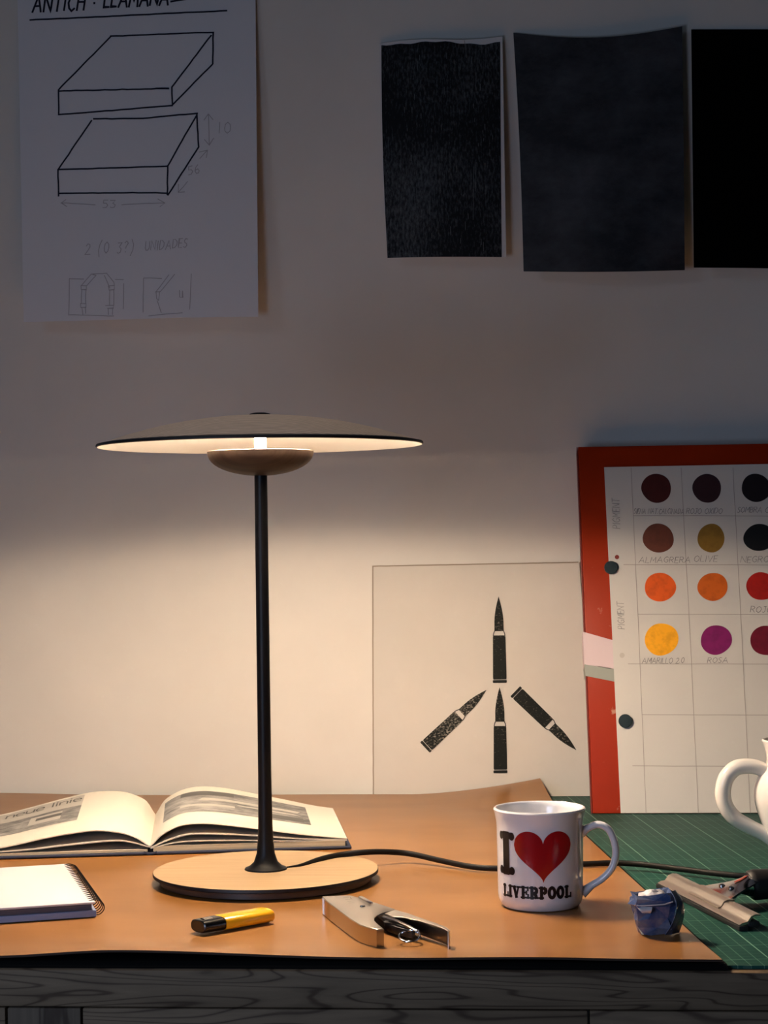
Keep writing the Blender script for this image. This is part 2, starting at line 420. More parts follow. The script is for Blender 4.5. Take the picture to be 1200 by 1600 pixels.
FONT = {
 'A':(.8,[[(0,0),(.4,1),(.8,0)],[(.15,.36),(.66,.36)]]), 'N':(.7,[[(0,0),(0,1),(.7,0),(.7,1)]]),
 'T':(.7,[[(0,1),(.7,1)],[(.35,1),(.35,0)]]), 'I':(.12,[[(.06,0),(.06,1)]]), 'C':(.65,[[(.65,.85),(.4,1),(.12,.8),(0,.5),(.12,.18),(.4,0),(.65,.15)]]),
 'H':(.65,[[(0,0),(0,1)],[(.65,0),(.65,1)],[(0,.5),(.65,.5)]]), ':':(.2,[[(.1,.2),(.1,.27)],[(.1,.7),(.1,.77)]]),
 'L':(.5,[[(0,1),(0,0),(.5,0)]]), 'M':(.8,[[(0,0),(.1,1),(.4,.35),(.7,1),(.8,0)]]), 'U':(.6,[[(0,1),(0,.25),(.15,.03),(.42,.03),(.6,.25),(.6,1)]]),
 'O':(.7,[[(.35,1),(.08,.8),(0,.5),(.08,.2),(.35,0),(.62,.2),(.7,.5),(.62,.8),(.35,1)]]), 'D':(.65,[[(0,0),(0,1),(.35,.95),(.62,.7),(.62,.3),(.35,.05),(0,0)]]),
 'E':(.5,[[(.5,1),(0,1),(0,0),(.5,0)],[(0,.5),(.42,.5)]]), 'S':(.5,[[(.5,.9),(.25,1),(.03,.8),(.1,.58),(.42,.42),(.48,.2),(.25,0),(0,.1)]]),
 'P':(.55,[[(0,0),(0,1),(.4,.97),(.55,.75),(.4,.5),(0,.45)]]), 'R':(.6,[[(0,0),(0,1),(.4,.97),(.55,.75),(.4,.52),(0,.48)],[(.25,.48),(.6,0)]]),
 'G':(.65,[[(.62,.85),(.38,1),(.1,.8),(0,.5),(.1,.18),(.38,0),(.62,.15),(.62,.45),(.38,.45)]]), 'B':(.55,[[(0,0),(0,1),(.4,.95),(.5,.75),(.35,.53),(0,.5)],[(.35,.53),(.55,.28),(.4,.03),(0,0)]]),
 'X':(.6,[[(0,0),(.6,1)],[(0,1),(.6,0)]]), 'V':(.65,[[(0,1),(.3,0),(.65,1)]]), 'J':(.45,[[(.1,1),(.45,1)],[(.35,1),(.35,.2),(.2,0),(0,.12)]]),
 'K':(.6,[[(0,0),(0,1)],[(.58,1),(0,.45),(.6,0)]]),
 '0':(.55,[[(.27,1),(.05,.8),(0,.5),(.05,.2),(.27,0),(.5,.2),(.55,.5),(.5,.8),(.27,1)]]), '1':(.15,[[(.1,0),(.1,1)]]),
 '2':(.55,[[(.03,.8),(.2,1),(.45,.92),(.5,.7),(.3,.4),(0,.03),(.6,.03)]]), '3':(.5,[[(0,.95),(.5,.97),(.25,.6),(.5,.4),(.42,.1),(.15,0),(0,.1)]]),
 '5':(.5,[[(.5,1),(.08,1),(.05,.6),(.35,.6),(.5,.35),(.35,.05),(0,.03)]]), '6':(.5,[[(.4,1),(.1,.7),(0,.3),(.15,0),(.4,.03),(.5,.28),(.35,.5),(.05,.4)]]),
 '7':(.5,[[(0,1),(.5,1),(.2,0)]]), '?':(.4,[[(0,.85),(.2,1),(.4,.8),(.2,.5),(.2,.35)],[(.2,.08),(.2,.0)]]),
 '(':(.3,[[(.3,1.25),(.05,.8),(0,.3),(.12,-.3)]]), ')':(.3,[[(0,1.25),(.28,.8),(.28,.3),(.05,-.25)]]), '.':(.15,[[(.05,0),(.05,.06)]]), ' ':(.35,[]),
 'n':(.8,[[(0,0),(0,1)],[(0,.7),(.3,1),(.65,1),(.8,.75),(.8,0)]]), 'e':(.8,[[(0,.52),(.8,.52),(.75,.85),(.5,1),(.2,1),(0,.7),(0,.3),(.2,0),(.75,0)]]),
 'u':(.8,[[(0,1),(0,.25),(.2,0),(.5,0),(.8,.3)],[(.8,1),(.8,0)]]), 'l':(.15,[[(.07,0),(.07,1.5)]]), 'i':(.15,[[(.07,0),(.07,1)],[(.07,1.3),(.07,1.5)]]),
}
def text2d(s, ox, oy, h, dx=(1,0), upv=(0,-1), gap=.25, slant=0, wid=1, jit=.0):
    out = []; x = 0
    for ch in s:
        w, pls = FONT[ch]
        jy = random.uniform(-jit, jit)
        for pl in pls:
            q = []
            for a, b_ in pl:
                a = (x+a*wid+b_*slant)*h; c = (b_+jy)*h
                q.append((ox+dx[0]*a+upv[0]*c, oy+dx[1]*a+upv[1]*c))
            out.append(q)
        x += w*wid+gap
    return out

# ------------------------------------------------------------------ bilinear sheets from four corners
def inv_bil(c, x, y):
    u = v = .5
    for _ in range(12):
        P = [c[0][k]*(1-u)*(1-v)+c[1][k]*u*(1-v)+c[2][k]*u*v+c[3][k]*(1-u)*v for k in (0,1)]
        du = [(c[1][k]-c[0][k])*(1-v)+(c[2][k]-c[3][k])*v for k in (0,1)]
        dv = [(c[3][k]-c[0][k])*(1-u)+(c[2][k]-c[1][k])*u for k in (0,1)]
        det = du[0]*dv[1]-du[1]*dv[0]; ex, ey = x-P[0], y-P[1]
        u += (ex*dv[1]-ey*dv[0])/det; v += (du[0]*ey-du[1]*ex)/det
    return u, v
class Sheet:
    def __init__(s, px, lifts, wave=lambda u, v: (0,0,0)):
        s.px = px; s.C = [on_y(p[0], p[1], -l) for p, l in zip(px, lifts)]; s.wave = wave
    def P(s, u, v):
        c = s.C
        p = c[0]*(1-u)*(1-v)+c[1]*u*(1-v)+c[2]*u*v+c[3]*(1-u)*v
        return p+Vector(s.wave(u, v))
    def mp(s, x, y):
        u, v = inv_bil(s.px, x, y); e = .01
        p = s.P(u, v); n = (s.P(u, v+e)-s.P(u, v-e)).cross(s.P(u+e, v)-s.P(u-e, v)).normalized()
        if n.y > 0: n = -n
        return p, n
    def build(s, name, m, th=.0004, nu=24, nv=24, **k):
        S = lambda u, v: s.P(u, 1-v)
        return obj(name, sheet(S, nu, nv, th), [m, m], world=True, loc=s.P(.5, .5), **k)
def dots(cx, cy, rx, ry, seed, n=36, irr=.05):
    rnd = random.Random(seed); ph = [rnd.uniform(0, 6.28) for _ in range(4)]
    return [(cx+rx*(1+irr*math.sin(2*t+ph[0])+irr*.7*math.sin(3*t+ph[1])+irr*.3*math.sin(5*t+ph[2]))*math.cos(t),
             cy+ry*(1+irr*math.sin(2*t+ph[0])+irr*.7*math.sin(3*t+ph[1])+irr*.3*math.sin(5*t+ph[2]))*math.sin(t)) for t in [6.28318*k/n for k in range(n)]]
def patch(outline, mp, off=.0003, sub=6):
    """filled flat patch, star-shaped around its centre, laid on mp"""
    cx = sum(p[0] for p in outline)/len(outline); cy = sum(p[1] for p in outline)/len(outline)
    V, Fc = [], []; n = len(outline)
    p, nn = mp(cx, cy); V.append(p+nn*off)
    for s in range(1, sub+1):
        for x, y in outline:
            q, nn = mp(cx+(x-cx)*s/sub, cy+(y-cy)*s/sub); V.append(q+nn*off)
    for k in range(n): Fc.append([0, 1+k, 1+(k+1) % n])
    for s in range(sub-1):
        for k in range(n):
            a, b_ = 1+s*n+k, 1+s*n+(k+1) % n; Fc.append([a, a+n, b_+n, b_])
    return V, Fc

# ================================================================== ROOM
def structure(name, vf, m):
    o = obj(name, vf, m, world=True, smooth=False); o['kind'] = 'structure'; return o
structure('wall_back', box(-2.2,2.2,0,.12,0,2.7), m_wall)
structure('floor', box(-2.2,2.2,-4.2,.12,-.1,0), m_floor)
m_dim = mat('dim_painted_ceiling', (.16,.16,.17), .9)
structure('wall_right', box(2.2,2.32,-4.2,.12,0,2.7), m_dim)
structure('ceiling', box(-2.2,2.32,-4.2,.12,2.7,2.8), m_dim)

# ================================================================== WORK BENCH
FRONT = -1.0
fy = on_z(600, 1517, TZ).y
seam = on_y(600, 1577, fy).z
t = thing('workbench', (0, -.48, 0), 0, 'dark worn wooden workbench whose front edge runs along the bottom', 'workbench')
obj('bench_top', box(-1.25,1.25,fy,-.004,seam,TZ,.0025), m_table, t, world=True)
xs = [on_y(p, 1585, fy).x for p in (8, 126, 920)]
yb = fy+.003
def apron(a, b_, z0=.58): return box(a+.0008, b_-.0008, yb, yb+.03, z0, seam-.0012, .0012)
m_leg = grain('bench_leg_wood', (.06,.04,.028), (.13,.098,.07), (60,10,2), 4, .7)
obj('leg', join(box(xs[0]+.0008, xs[1]-.0008, yb, yb+.055, 0, seam-.0012, .0015)), m_leg, t, world=True)
for xx, yy in ((1.12, yb), (-1.2, -.08), (1.12, -.08)):
    obj('leg', box(xx, xx+.056, yy, yy+.055, 0, seam-.0012, .0015), m_leg, t, world=True)
obj('apron_board', apron(-1.2, xs[0]), m_table, t, world=True)
obj('apron_board', apron(xs[1], xs[2]), m_table, t, world=True)
obj('apron_board', apron(xs[2], 1.12), m_table, t, world=True)

# cutting mat
my = on_z(1165, 1508.5, MZ).y
o = obj('cutting_mat', box(-.62,.68,my,-.0006,TZ+.0001,MZ,.0006), m_mat, world=True, loc=(0,-.45,TZ))
tag(o, 'green cutting mat with a fine pale grid lying under the leather and squeegee', 'cutting mat')

# leather sheet
cb = on_z(852, 1247, LZ); cf = on_z(1136, 1508, LZ)
yB = -.0115; yF = my-.004
xr = lambda y: cb.x+(cf.x-cb.x)*(y-cb.y)/(cf.y-cb.y)
XL = -.86
def sm(a, b_, x):
    q = max(0, min(1, (x-a)/(b_-a))); return q*q*(3-2*q)
def leather(u, v):
    y = yF+(yB-yF)*v; x1 = xr(y); x = XL+(x1-XL)*u
    z = LZ
    # front edge lifts off the mat in a long lazy wave
    fr = (1-sm(0, .10, v))
    px = 600+(x/(y+2.42))*F
    lift = .0012+.0058*math.exp(-((x+.33)/(.07 if x < -.33 else .13))**2)+.0014*math.exp(-((x+.01)/.07)**2)
    z += lift*fr**1.5
    # rear corner curls up the wall
    d = math.hypot((x-cb.x), (y-yB)*1.0)
    z += .021*max(0, 1-d/.17)**1.6
    z += .0035*math.exp(-((x+.72)/.12)**2)*sm(.85, 1, v)
    z += .0004*noise.noise(Vector((x*5, y*4, 0)))*sm(.0,.1,v)-.0004
    if v > .98: y += -.002*max(0, 1-d/.12)
    return (x, y, z)
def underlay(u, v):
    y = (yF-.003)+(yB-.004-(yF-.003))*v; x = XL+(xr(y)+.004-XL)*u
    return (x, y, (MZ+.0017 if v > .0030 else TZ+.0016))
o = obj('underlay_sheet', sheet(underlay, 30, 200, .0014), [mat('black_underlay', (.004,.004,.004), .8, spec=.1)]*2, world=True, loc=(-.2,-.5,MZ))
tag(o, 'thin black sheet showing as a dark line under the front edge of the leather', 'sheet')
vf = sheet(leather, 90, 90, .0018)
o = obj('leather_sheet', vf, [m_leather, m_leather_edge], world=True, loc=(-.2,-.5,LZ))
tag(o, 'orange tan leather sheet spread over the bench with a curled rear corner', 'leather sheet')

# ================================================================== LAMP
lc = on_z(415.5, 1356, LZ+.012); lc.z = LZ
sh = on_plane(405, 699, lc, Vector((0,1,0)))
lamp = thing('table_lamp', lc, 0, 'table lamp with a wide grey wooden disc shade and slim black pole', 'lamp')
A = .1080
obj('foot', lathe([(0,0),(.100,0),(.1015,.001),(.1015,.0075),(0,.0075)], 96), m_walnut, lamp)
obj('base_disc', lathe([(0,.0072),(A-.001,.0072),(A,.0078),(A,.0102),(A-.0004,.0108),(0,.0108)], 128, midx=[1,1,1,1,0]), [m_basewood, m_rimedge], lamp)
zr = .4188                       # shade rim height above leather
RS = .1570
RIM = zr
bz = zr-.0065                    # bowl rim height
pole = [(0,.0108),(.0205,.0108),(.0200,.0122),(.0160,.0138),(.0115,.0180),(.0088,.026),(.0075,.038),(.0069,.055),(.0064,.10),(.0062,bz-.018),(0,bz-.018)]
obj('pole', lathe(pole, 48), m_black, lamp)
rb = .0513
bowl = [(0,bz-.0235)]+[(rb*math.sin(a), bz-.0235*(math.cos(a))**.9) for a in [R(8+k*7.45) for k in range(12)]]
bowl = [(r_, z_) for r_, z_ in bowl[:-1]]+[(rb,bz),(rb-.0012,bz+.0003),(rb-.003,bz-.0012)]+[((rb-.003)*math.sin(a), bz-.001-.019*math.cos(a)) for a in [R(80-k*8) for k in range(10)]]+[(0,bz-.020)]
bowl_o = obj('bowl', lathe(bowl, 96), m_bowl, lamp)
obj('light_source', lathe([(0,bz-.0085),(.040,bz-.0085),(.040,bz-.0070),(0,bz-.0070)], 48), m_led, bowl_o, smooth=False)
obj('inner_ring', lathe([(.0405,bz-.009),(.0425,bz-.009),(.0425,bz+.0004),(.0405,bz+.0004),(.0405,bz-.009)], 64), m_stemglow, bowl_o)
dome = lambda r_: .0285*(1-(r_/RS)**2)
prof = [(0, zr+dome(0))]+[(RS*k/24, zr+dome(RS*k/24)) for k in range(1,24)]+[(RS-.0006,zr+.0012),(RS,zr+.0002),(RS,zr-.0010),(RS-.0012,zr-.0016)]+[(RS*k/24, zr-.0022+dome(RS*k/24)) for k in range(23,0,-1)]+[(0, zr-.0022+dome(0))]
mi = [0]*23+[1]*4+[2]*24
shade_o = obj('shade', lathe(prof, 160, midx=mi), [m_shadewood, m_rimedge, m_white_in], lamp)
obj('support_stem', lathe([(0,bz-.007),(.0055,bz-.007),(.0055,zr-.002+dome(0)),(0,zr-.002+dome(0))], 24), m_stemglow, lamp)
ct = zr+dome(0)
obj('top_cap', lathe([(0,ct-.0005),(.0105,ct-.0005),(.0100,ct+.0012),(.006,ct+.0024),(0,ct+.0028)], 32), m_black, shade_o)
# cord, part of the lamp
cp = [(448,1355,.0115),(470,1352,.0117),(497,1343.5,.0125),(530,1336,.0130),(565,1332,.0145),(600,1331,.0130),(640,1334,.0095),(690,1345,.006),(735,1354,.0045),(780,1357,.004),(850,1353,.003),(915,1350,.003),(960,1348.5,.003),(1000,1350.5,.0025),(1060,1357.5,.0022),(1120,1365,.0022),(1165,1369,.0022),(1215,1371.5,.0012),(1280,1373,.0002),(1360,1371,-.0001),(1460,1366,-.0001),(1600,1350,-.0001)]
pts = catmull([on_z(a, b_, LZ+c) for a, b_, c in cp], 8)
nn = len(pts)
rad = [.0007+.0022*min(1, i/18) for i in range(nn)]
obj('power_cord', tube(pts, .0024, 12, ref=(0,0,1), flat=.8, radii=rad), m_cord, lamp, world=True)

# ================================================================== OPEN BOOK
bo = on_z(235, 1336, LZ)
BR = R(10.0)
D = .225; BW = .2105
book = thing('open_book', (bo.x, bo.y, LZ), BR, 'open hardback book with grey photographs lying behind the lamp base', 'book')
def lerpprof(pr, s):
    if s <= pr[0][0]: return pr[0][1]
    for (a, za), (b_, zb) in zip(pr, pr[1:]):
        if s <= b_:
            q = (s-a)/(b_-a); return za+(zb-za)*q
    return pr[-1][1]
def smoothprof(pr):
    P = catmull([(a, b_, 0) for a, b_ in pr], 6); return [(p.x, p.y) for p in P]
def leaf(side, pf, pb, s1=BW-.006, y0=.003, y1=D-.003):
    pf, pb = smoothprof(pf), smoothprof(pb)
    def S(s, tt):       # s metres from the gutter, tt 0..1 front to back
        z = lerpprof(pf, s)*(1-tt)+lerpprof(pb, s)*tt
        return Vector((side*s, y0+(y1-y0)*tt, z))
    return S
COVT = .003
RA = leaf(1, [(.001,.009),(.009,.018),(.02,.025),(.034,.030),(.054,.031),(.076,.029),(.11,.024),(.155,.017),(.2,.0115),(.207,.011)],
             [(.001,.010),(.006,.020),(.014,.029),(.032,.038),(.053,.041),(.077,.039),(.1,.0345),(.1376,.026),(.183,.0155),(.207,.0115)])
RB = leaf(1, [(.001,.008),(.02,.0155),(.042,.0205),(.076,.0195),(.11,.017),(.155,.0125),(.207,.0098)],
             [(.001,.009),(.02,.022),(.042,.028),(.076,.027),(.11,.022),(.155,.0145),(.207,.0105)])
RC = leaf(1, [(.001,.007),(.02,.0112),(.042,.0130),(.09,.0125),(.14,.0105),(.207,.0092)],
             [(.001,.008),(.02,.016),(.042,.018),(.09,.017),(.14,.0125),(.207,.0095)])
LA = leaf(-1, [(.001,.009),(.014,.018),(.031,.024),(.056,.027),(.08,.025),(.107,.021),(.157,.0115),(.207,.0075)],
              [(.001,.010),(.006,.020),(.013,.028),(.031,.036),(.05,.0385),(.075,.0375),(.107,.031),(.163,.0175),(.207,.009)])
LB = leaf(-1, [(.001,.0085),(.02,.014),(.04,.016),(.09,.0125),(.13,.009),(.207,.0062)],
              [(.001,.009),(.02,.021),(.04,.026),(.09,.022),(.13,.014),(.207,.0075)])
BLK_R, BLK_L = .0085, .0055
def leaf_mesh(S, side, th, s1=.206):
    f = lambda u, v: S(.0001+(s1-.0001)*(u if side > 0 else 1-u), v)
    return sheet(f, 60, 12, th)
pgR = obj('page', leaf_mesh(RA, 1, .0007), [m_page, m_page], book)
obj('page', leaf_mesh(RB, 1, .0012), [m_page, m_page], book)
obj('page', leaf_mesh(RC, 1, .0010), [m_page, m_page], book)
pgL = obj('page', leaf_mesh(LA, -1, .0010), [m_page, m_page], book)
obj('page', leaf_mesh(LB, -1, .0012), [m_page, m_page], book)
def block(side, h, hg):
    f = lambda u, v: Vector((side*(.003+(.204-.003)*(u if side > 0 else 1-u)), .003+(D-.006)*v, COVT+.0002+(h-COVT)*(.75+.25*(1 if .05 < (u if side>0 else 1-u) else (u if side>0 else 1-u)/.05))))
    V, Fc, MI = sheet(f, 40, 4, .0001)
    K = len(V)//2
    for i in range(K, len(V)): V[i] = Vector((V[i-K].x, V[i-K].y, COVT+.0001))
    return V, Fc, MI
obj('page_block', block(1, BLK_R, 0), [m_page, m_pageedge], book)
obj('page_block', block(-1, BLK_L, 0), [m_page, m_pageedge], book)
obj('cover', box(.006,BW,0,D,.0004,COVT,.0008), m_bookcover, book)
obj('cover', box(-BW,-.006,0,D,.0004,COVT,.0008), m_bookcover, book)
obj('spine', tube([(-.0055,0,.0022)]+[(.0055*math.sin(R(a)), 0, .0012+.0018*(1-math.cos(R(a)))) for a in ()]+[(.0055,0,.0022)], .001) if False else sheet(lambda u, v: Vector((-.0065+.013*u, D*v, .0022+.0045*abs(2*u-1)**2*0+.0015*(abs(2*u-1))**2)), 10, 2, .0018), [m_bookcover, m_bookcover], book)
def page_mp(S, side):
    def mp(x, y):      # x local metres, y 0..1
        s = side*x; e = .001
        p = S(s, y); du = S(s+e, y)-S(s-e, y); dv = S(s, min(1, y+.01))-S(s, y-.01)
        n = du.cross(dv).normalized()
        if n.z < 0: n = -n
        return p, n
    return mp
def grid_patch(mp, x0, x1, y0, y1, nx=40, ny=8, off=.00025, skew=0):
    V, Fc = [], []
    for j in range(ny+1):
        for i in range(nx+1):
            p, n = mp(x0+(x1-x0)*i/nx+skew*j/ny, y0+(y1-y0)*j/ny); V.append(p+n*off)
    for j in range(ny):
        for i in range(nx):
            a = j*(nx+1)+i; Fc.append([a, a+1, a+nx+2, a+nx+1])
    return V, Fc
mr, ml = page_mp(RA, 1), page_mp(LA, -1)
o = obj('printed_photo', grid_patch(mr, .012, .172, .30, .86), m_photo, pgR); o['label'] = 'grey photograph on the right page'
for a_ in ((.05,.16,.60,.66,.004), (.03,.09,.45,.50,0), (.10,.165,.52,.55,-.01)):
    obj('photo_highlight', grid_patch(mr, *a_[:4], off=.0004, skew=a_[4]), m_photo_lt, pgR)
for a_ in ((.03,.09,.74,.84), (.115,.165,.34,.46)):
    obj('photo_shadow', grid_patch(mr, *a_, off=.0004), m_photo_dk, pgR)
o = obj('printed_photo', grid_patch(ml, -.200, -.080, .30, .68), m_photo, pgL); o['label'] = 'grey photograph on the left page'
obj('printed_band', grid_patch(ml, -.200, -.080, .68, .955), m_photo_lt, pgL)
obj('photo_highlight', grid_patch(ml, -.135,-.10,.42,.62,off=.0004), m_photo_lt, pgL)
obj('photo_shadow', grid_patch(ml, -.128,-.10,.50,.57,off=.0005), m_photo_dk, pgL)
tx = text2d('neue linie', -.1665, .80, .0085, gap=.32, wid=1.25, upv=(0,1))
tx = [[(a, .80+(b_-.80)*9.5) for a, b_ in pl] for pl in tx]
obj('title_lettering', strokes(tx, .0019, ml, .002, off=.0005), m_photo_dk, pgL)

# ================================================================== SPIRAL NOTEBOOK
NH = .0134
nb = on_z(151, 1433, LZ)
note = thing('spiral_notebook', (nb.x, nb.y, LZ), R(20.5), 'pale spiral-bound notebook lying shut at the left edge', 'notebook')
NL, NW = .205, .15
obj('back_cover', box(-NW,0,0,NL,.0003,.0062,.0008), m_notegrey, note)
obj('pages', box(-NW+.001,-.004,.0015,NL-.0015,.0063,.0115,0), m_notepage, note)
fc_ = obj('front_cover', box(-NW,-.001,0,NL,.0116,NH,.0005), m_notecover, note)
for k in range(23):
    yy = .007+k*(NL-.014)/22
    ring = [(-.0015+.0092*math.cos(R(a))*1.0, yy+.0006*math.sin(R(a/2)), .0070+.0069*math.sin(R(a))*1.02) for a in range(-150, 160, 12)]
    ring = [(x_, y_, max(.0008, z_)) for x_, y_, z_ in ring]
    obj('spiral_ring', tube(ring, .00045, 6), m_black, note)
nmap = lambda x, y: (Vector((x, y, NH)), Vector((0,0,1)))
obj('cover_writing', strokes(text2d('NOTE DE LUNA', -.132, .058, .0050, gap=.3, upv=(0,1), slant=.2, jit=.1)+text2d('ME', -.120, .046, .0045, gap=.3, upv=(0,1), slant=.2), .0004, nmap, .01, off=.0001), m_penciltext, fc_)

# ================================================================== LIGHTER
a = on_z(318, 1446, LZ+.006); b_ = on_z(418, 1428.5, LZ+.006)
ang = math.atan2(b_.y-a.y, b_.x-a.x); LL = (b_-a).length
lig = thing('lighter', (a.x, a.y, LZ), ang, 'orange-yellow disposable lighter with a black top lying on the leather', 'lighter')
def oval(w, h, n=28):
    out = []
    for k in range(n):
        th = 2*math.pi*k/n; c, s = math.cos(th), math.sin(th)
        out.append((w*math.copysign(abs(c)**.62, c), h*math.copysign(abs(s)**.75, s)))
    return out
def ovaltube(secs, n=28):
    V, Fc = [], []
    for x, w, h, zc in secs:
        V += [Vector((x, p, zc+q)) for p, q in oval(w, h, n)]
    for i in range(len(secs)-1):
        for k in range(n): Fc.append([i*n+k, i*n+(k+1) % n, (i+1)*n+(k+1) % n, (i+1)*n+k])
    Fc.append(list(range(n))[::-1]); Fc.append([(len(secs)-1)*n+k for k in range(n)])
    return V, Fc
hw, hh = .0115, .0058
zc = hh+.0003
obj('body', ovaltube([(.016,hw*.97,hh*.97,zc),(.0165,hw,hh,zc),(LL-.003,hw,hh,zc),(LL-.001,hw*.97,hh*.95,zc),(LL,hw*.9,hh*.85,zc)]), m_yellow, lig)
hd_ = obj('black_head', ovaltube([(-.006,hw*.84,hh*.80,zc),(-.0052,hw*.92,hh*.92,zc),(.002,hw*.95,hh*.95,zc),(.0155,hw*.96,hh*.96,zc)]), m_blackpl, lig)
obj('metal_guard', ovaltube([(-.001,hw*.42,hh*.9,zc+.0008),(.0075,hw*.42,hh*.9,zc+.0008)]), m_silver, hd_)

# ================================================================== STAPLER
def zp(x, y, z=.0148): return on_z(480+x/4.615, 1370+y/4.615, LZ+z)
so = zp(320, 260, 0); st = thing('plier_stapler', (so.x, so.y, LZ), 0, 'steel plier stapler with two spread handles lying on the leather', 'stapler')
TZs = LZ+.0148
topL = [zp(*p) for p in [(108,140),(310,133),(460,175),(632,232),(595,247),(548,258),(505,274),(484,292),(482,312),(500,335),(550,374),(500,378),(440,363),(380,343),(310,300),(240,248),(170,195)]]
hpl = obj('handle_plate', prism(topL, TZs-.0011, TZs, .0004), m_steel, st, world=True)
outer = [zp(*p) for p in [(552,376),(500,380),(440,365),(380,345),(310,302),(240,250),(170,197),(108,146)]]
obj('handle_side', join(wall_strip([(p.x,p.y) for p in outer], LZ+.0005, TZs-.0006, -.0009),
                        wall_strip([(p.x,p.y) for p in [zp(108,146), zp(112,140), zp(200,137)]], LZ+.0005, TZs-.0006, -.0009)), m_steel, st, world=True)
arm = [zp(*p) for p in [(560,262),(632,234),(720,258),(820,293),(920,328),(1000,358),(1024,385),(1012,388),(985,372),(900,342),(800,312),(700,290),(615,283)]]
obj('second_handle', prism(arm, TZs-.001, TZs-.0002, .0003), m_steel, st, world=True)
far = [zp(*p) for p in [(632,236),(720,260),(820,295),(920,330),(1000,360),(1022,380),(1012,392)]]
obj('second_handle_side', wall_strip([(p.x,p.y) for p in far], LZ+.0005, TZs-.0006, .0009), m_steel, st, world=True)
obj('spring_bar', tube([zp(552,292,.0125), zp(640,318,.0120), zp(730,358,.0105), zp(795,392,.0085)], .0013, 10, flat=1.6), m_chrome, st, world=True)
obj('magazine', prism([zp(*p, z=.004) for p in [(480,300),(570,290),(700,345),(780,400),(760,430),(640,400),(560,370)]], LZ+.002, LZ+.0085, .0004), m_rubber, st, world=True)
cc = zp(738,428,.006)
obj('spring_loop', tube([cc+Vector((.0085*math.cos(q)*1.0, .012*math.sin(q)*.9, .0022*math.sin(q))) for q in [2*math.pi*k/28 for k in range(28)]], .0009, 8, closed=True), m_chrome, st, world=True)
rv = zp(400, 212)
obj('rivet', lathe([(0,0),(.0026,0),(.0022,.0009),(0,.0014)], 20, c=(rv.x,rv.y,TZs-.0002)), m_chrome, hpl, world=True)
sl = [zp(368,152),(zp(395,147)),(zp(475,192)),(zp(455,198))]
obj('raised_clip', prism(sl, TZs-.0005, TZs+.0014, .0004), m_chrome, st, world=True)
smap = lambda x, y: (zp(x, y), Vector((0,0,1)))
obj('engraving', strokes([[(262,152),(300,150)],[(275,165),(330,162)],[(290,178),(345,175)],[(300,190),(340,188)],[(310,150),(320,160)]], .0004, smap, 6, off=.0001), m_rubber, hpl, world=True)

# ================================================================== MUG
mc = on_z(845, 1413.5, LZ)
ang_cam = math.atan2(CAM.y-mc.y, CAM.x-mc.x)          # direction from the mug to the viewer
mug = thing('mug', (mc.x, mc.y, LZ), 0, 'white mug printed with a red heart standing on the leather', 'mug')
H = .0865
def mr_(z):
    return .0378+.0006*(z/H)+.0022*sm(.80, 1, z/H)**1.3
outp = [(0,.0015),(.0300,.0015),(.0315,.0002),(.0335,.0004),(.0362,.0035),(.0376,.008)]+[(mr_(H*k/20), H*k/20) for k in range(3,20)]
rimr = mr_(H)
inn = [(rimr+.0003,H-.0012),(rimr-.0004,H),(rimr-.0016,H+.0002),(rimr-.0028,H-.0010)]+[(mr_(H*k/20)-.0032, H*k/20) for k in range(19,2,-1)]+[(.0325,.008),(.029,.0055),(0,.005)]
mb_ = obj('body', lathe(outp+inn, 96), m_ceramic, mug)
hd = ang_cam+R(86)
hu = Vector((math.cos(hd), math.sin(hd), 0))
hp = catmull([hu*a+Vector((0,0,z)) for a, z in [(.0365,.0640),(.0430,.0685),(.0520,.0715),(.0605,.0675),(.0655,.0570),(.0668,.0450),(.0630,.0330),(.0550,.0240),(.0450,.0175),(.0370,.0110)]], 8)
n_ = len(hp); rad = [.0045+.0022*max(0, 1-i/9)+.0022*max(0, 1-(n_-1-i)/9) for i in range(n_)]
tang = Vector((-hu.y, hu.x, 0))
obj('handle', tube(hp, .005, 16, ref=tang, flat=.72, radii=rad), m_ceramic, mug)
def mug_mp(a, z):      # a: arc metres from the front, z height
    th = ang_cam+a/.038; r_ = mr_(z)
    n = Vector((math.cos(th), math.sin(th), 0))
    return n*r_+Vector((0,0,z)), n
def arc(deg): return R(deg)*.038
# heart
def heart():
    xc, w = (arc(-36)+arc(44))/2, (arc(44)-arc(-36))/2
    V, Fc = [], []; rows = []
    zt, zb = .0705, .0262; hgt = zt-zb
    pts = []
    for k in range(400):
        tt = 2*math.pi*k/400
        pts.append((16*math.sin(tt)**3/16, (13*math.cos(tt)-5*math.cos(2*tt)-2*math.cos(3*tt)-math.cos(4*tt))))
    ymin, ymax = min(p[1] for p in pts), max(p[1] for p in pts)
    pts = [(x, (y-ymin)/(ymax-ymin)) for x, y in pts]
    NX = 56
    for i in range(NX+1):
        x = -1+2*i/NX; x = max(-.999, min(.999, x))
        ys = []
        for (xa, ya), (xb, yb_) in zip(pts, pts[1:]+pts[:1]):
            if (xa-x)*(xb-x) <= 0 and xa != xb: ys.append(ya+(yb_-ya)*(x-xa)/(xb-xa))
        lo, hi = (min(ys), max(ys)) if ys else (.6, .6)
        rows.append((x, lo, hi))
    NY = 12
    for x, lo, hi in rows:
        for j in range(NY+1):
            y = lo+(hi-lo)*j/NY
            p, n = mug_mp(xc+x*w, zb+y*hgt); V.append(p+n*.00025)
    for i in range(NX):
        for j in range(NY):
            a = i*(NY+1)+j; Fc.append([a, a+NY+1, a+NY+2, a+1])
    return V, Fc
obj('heart_print', heart(), m_redprint, mb_)
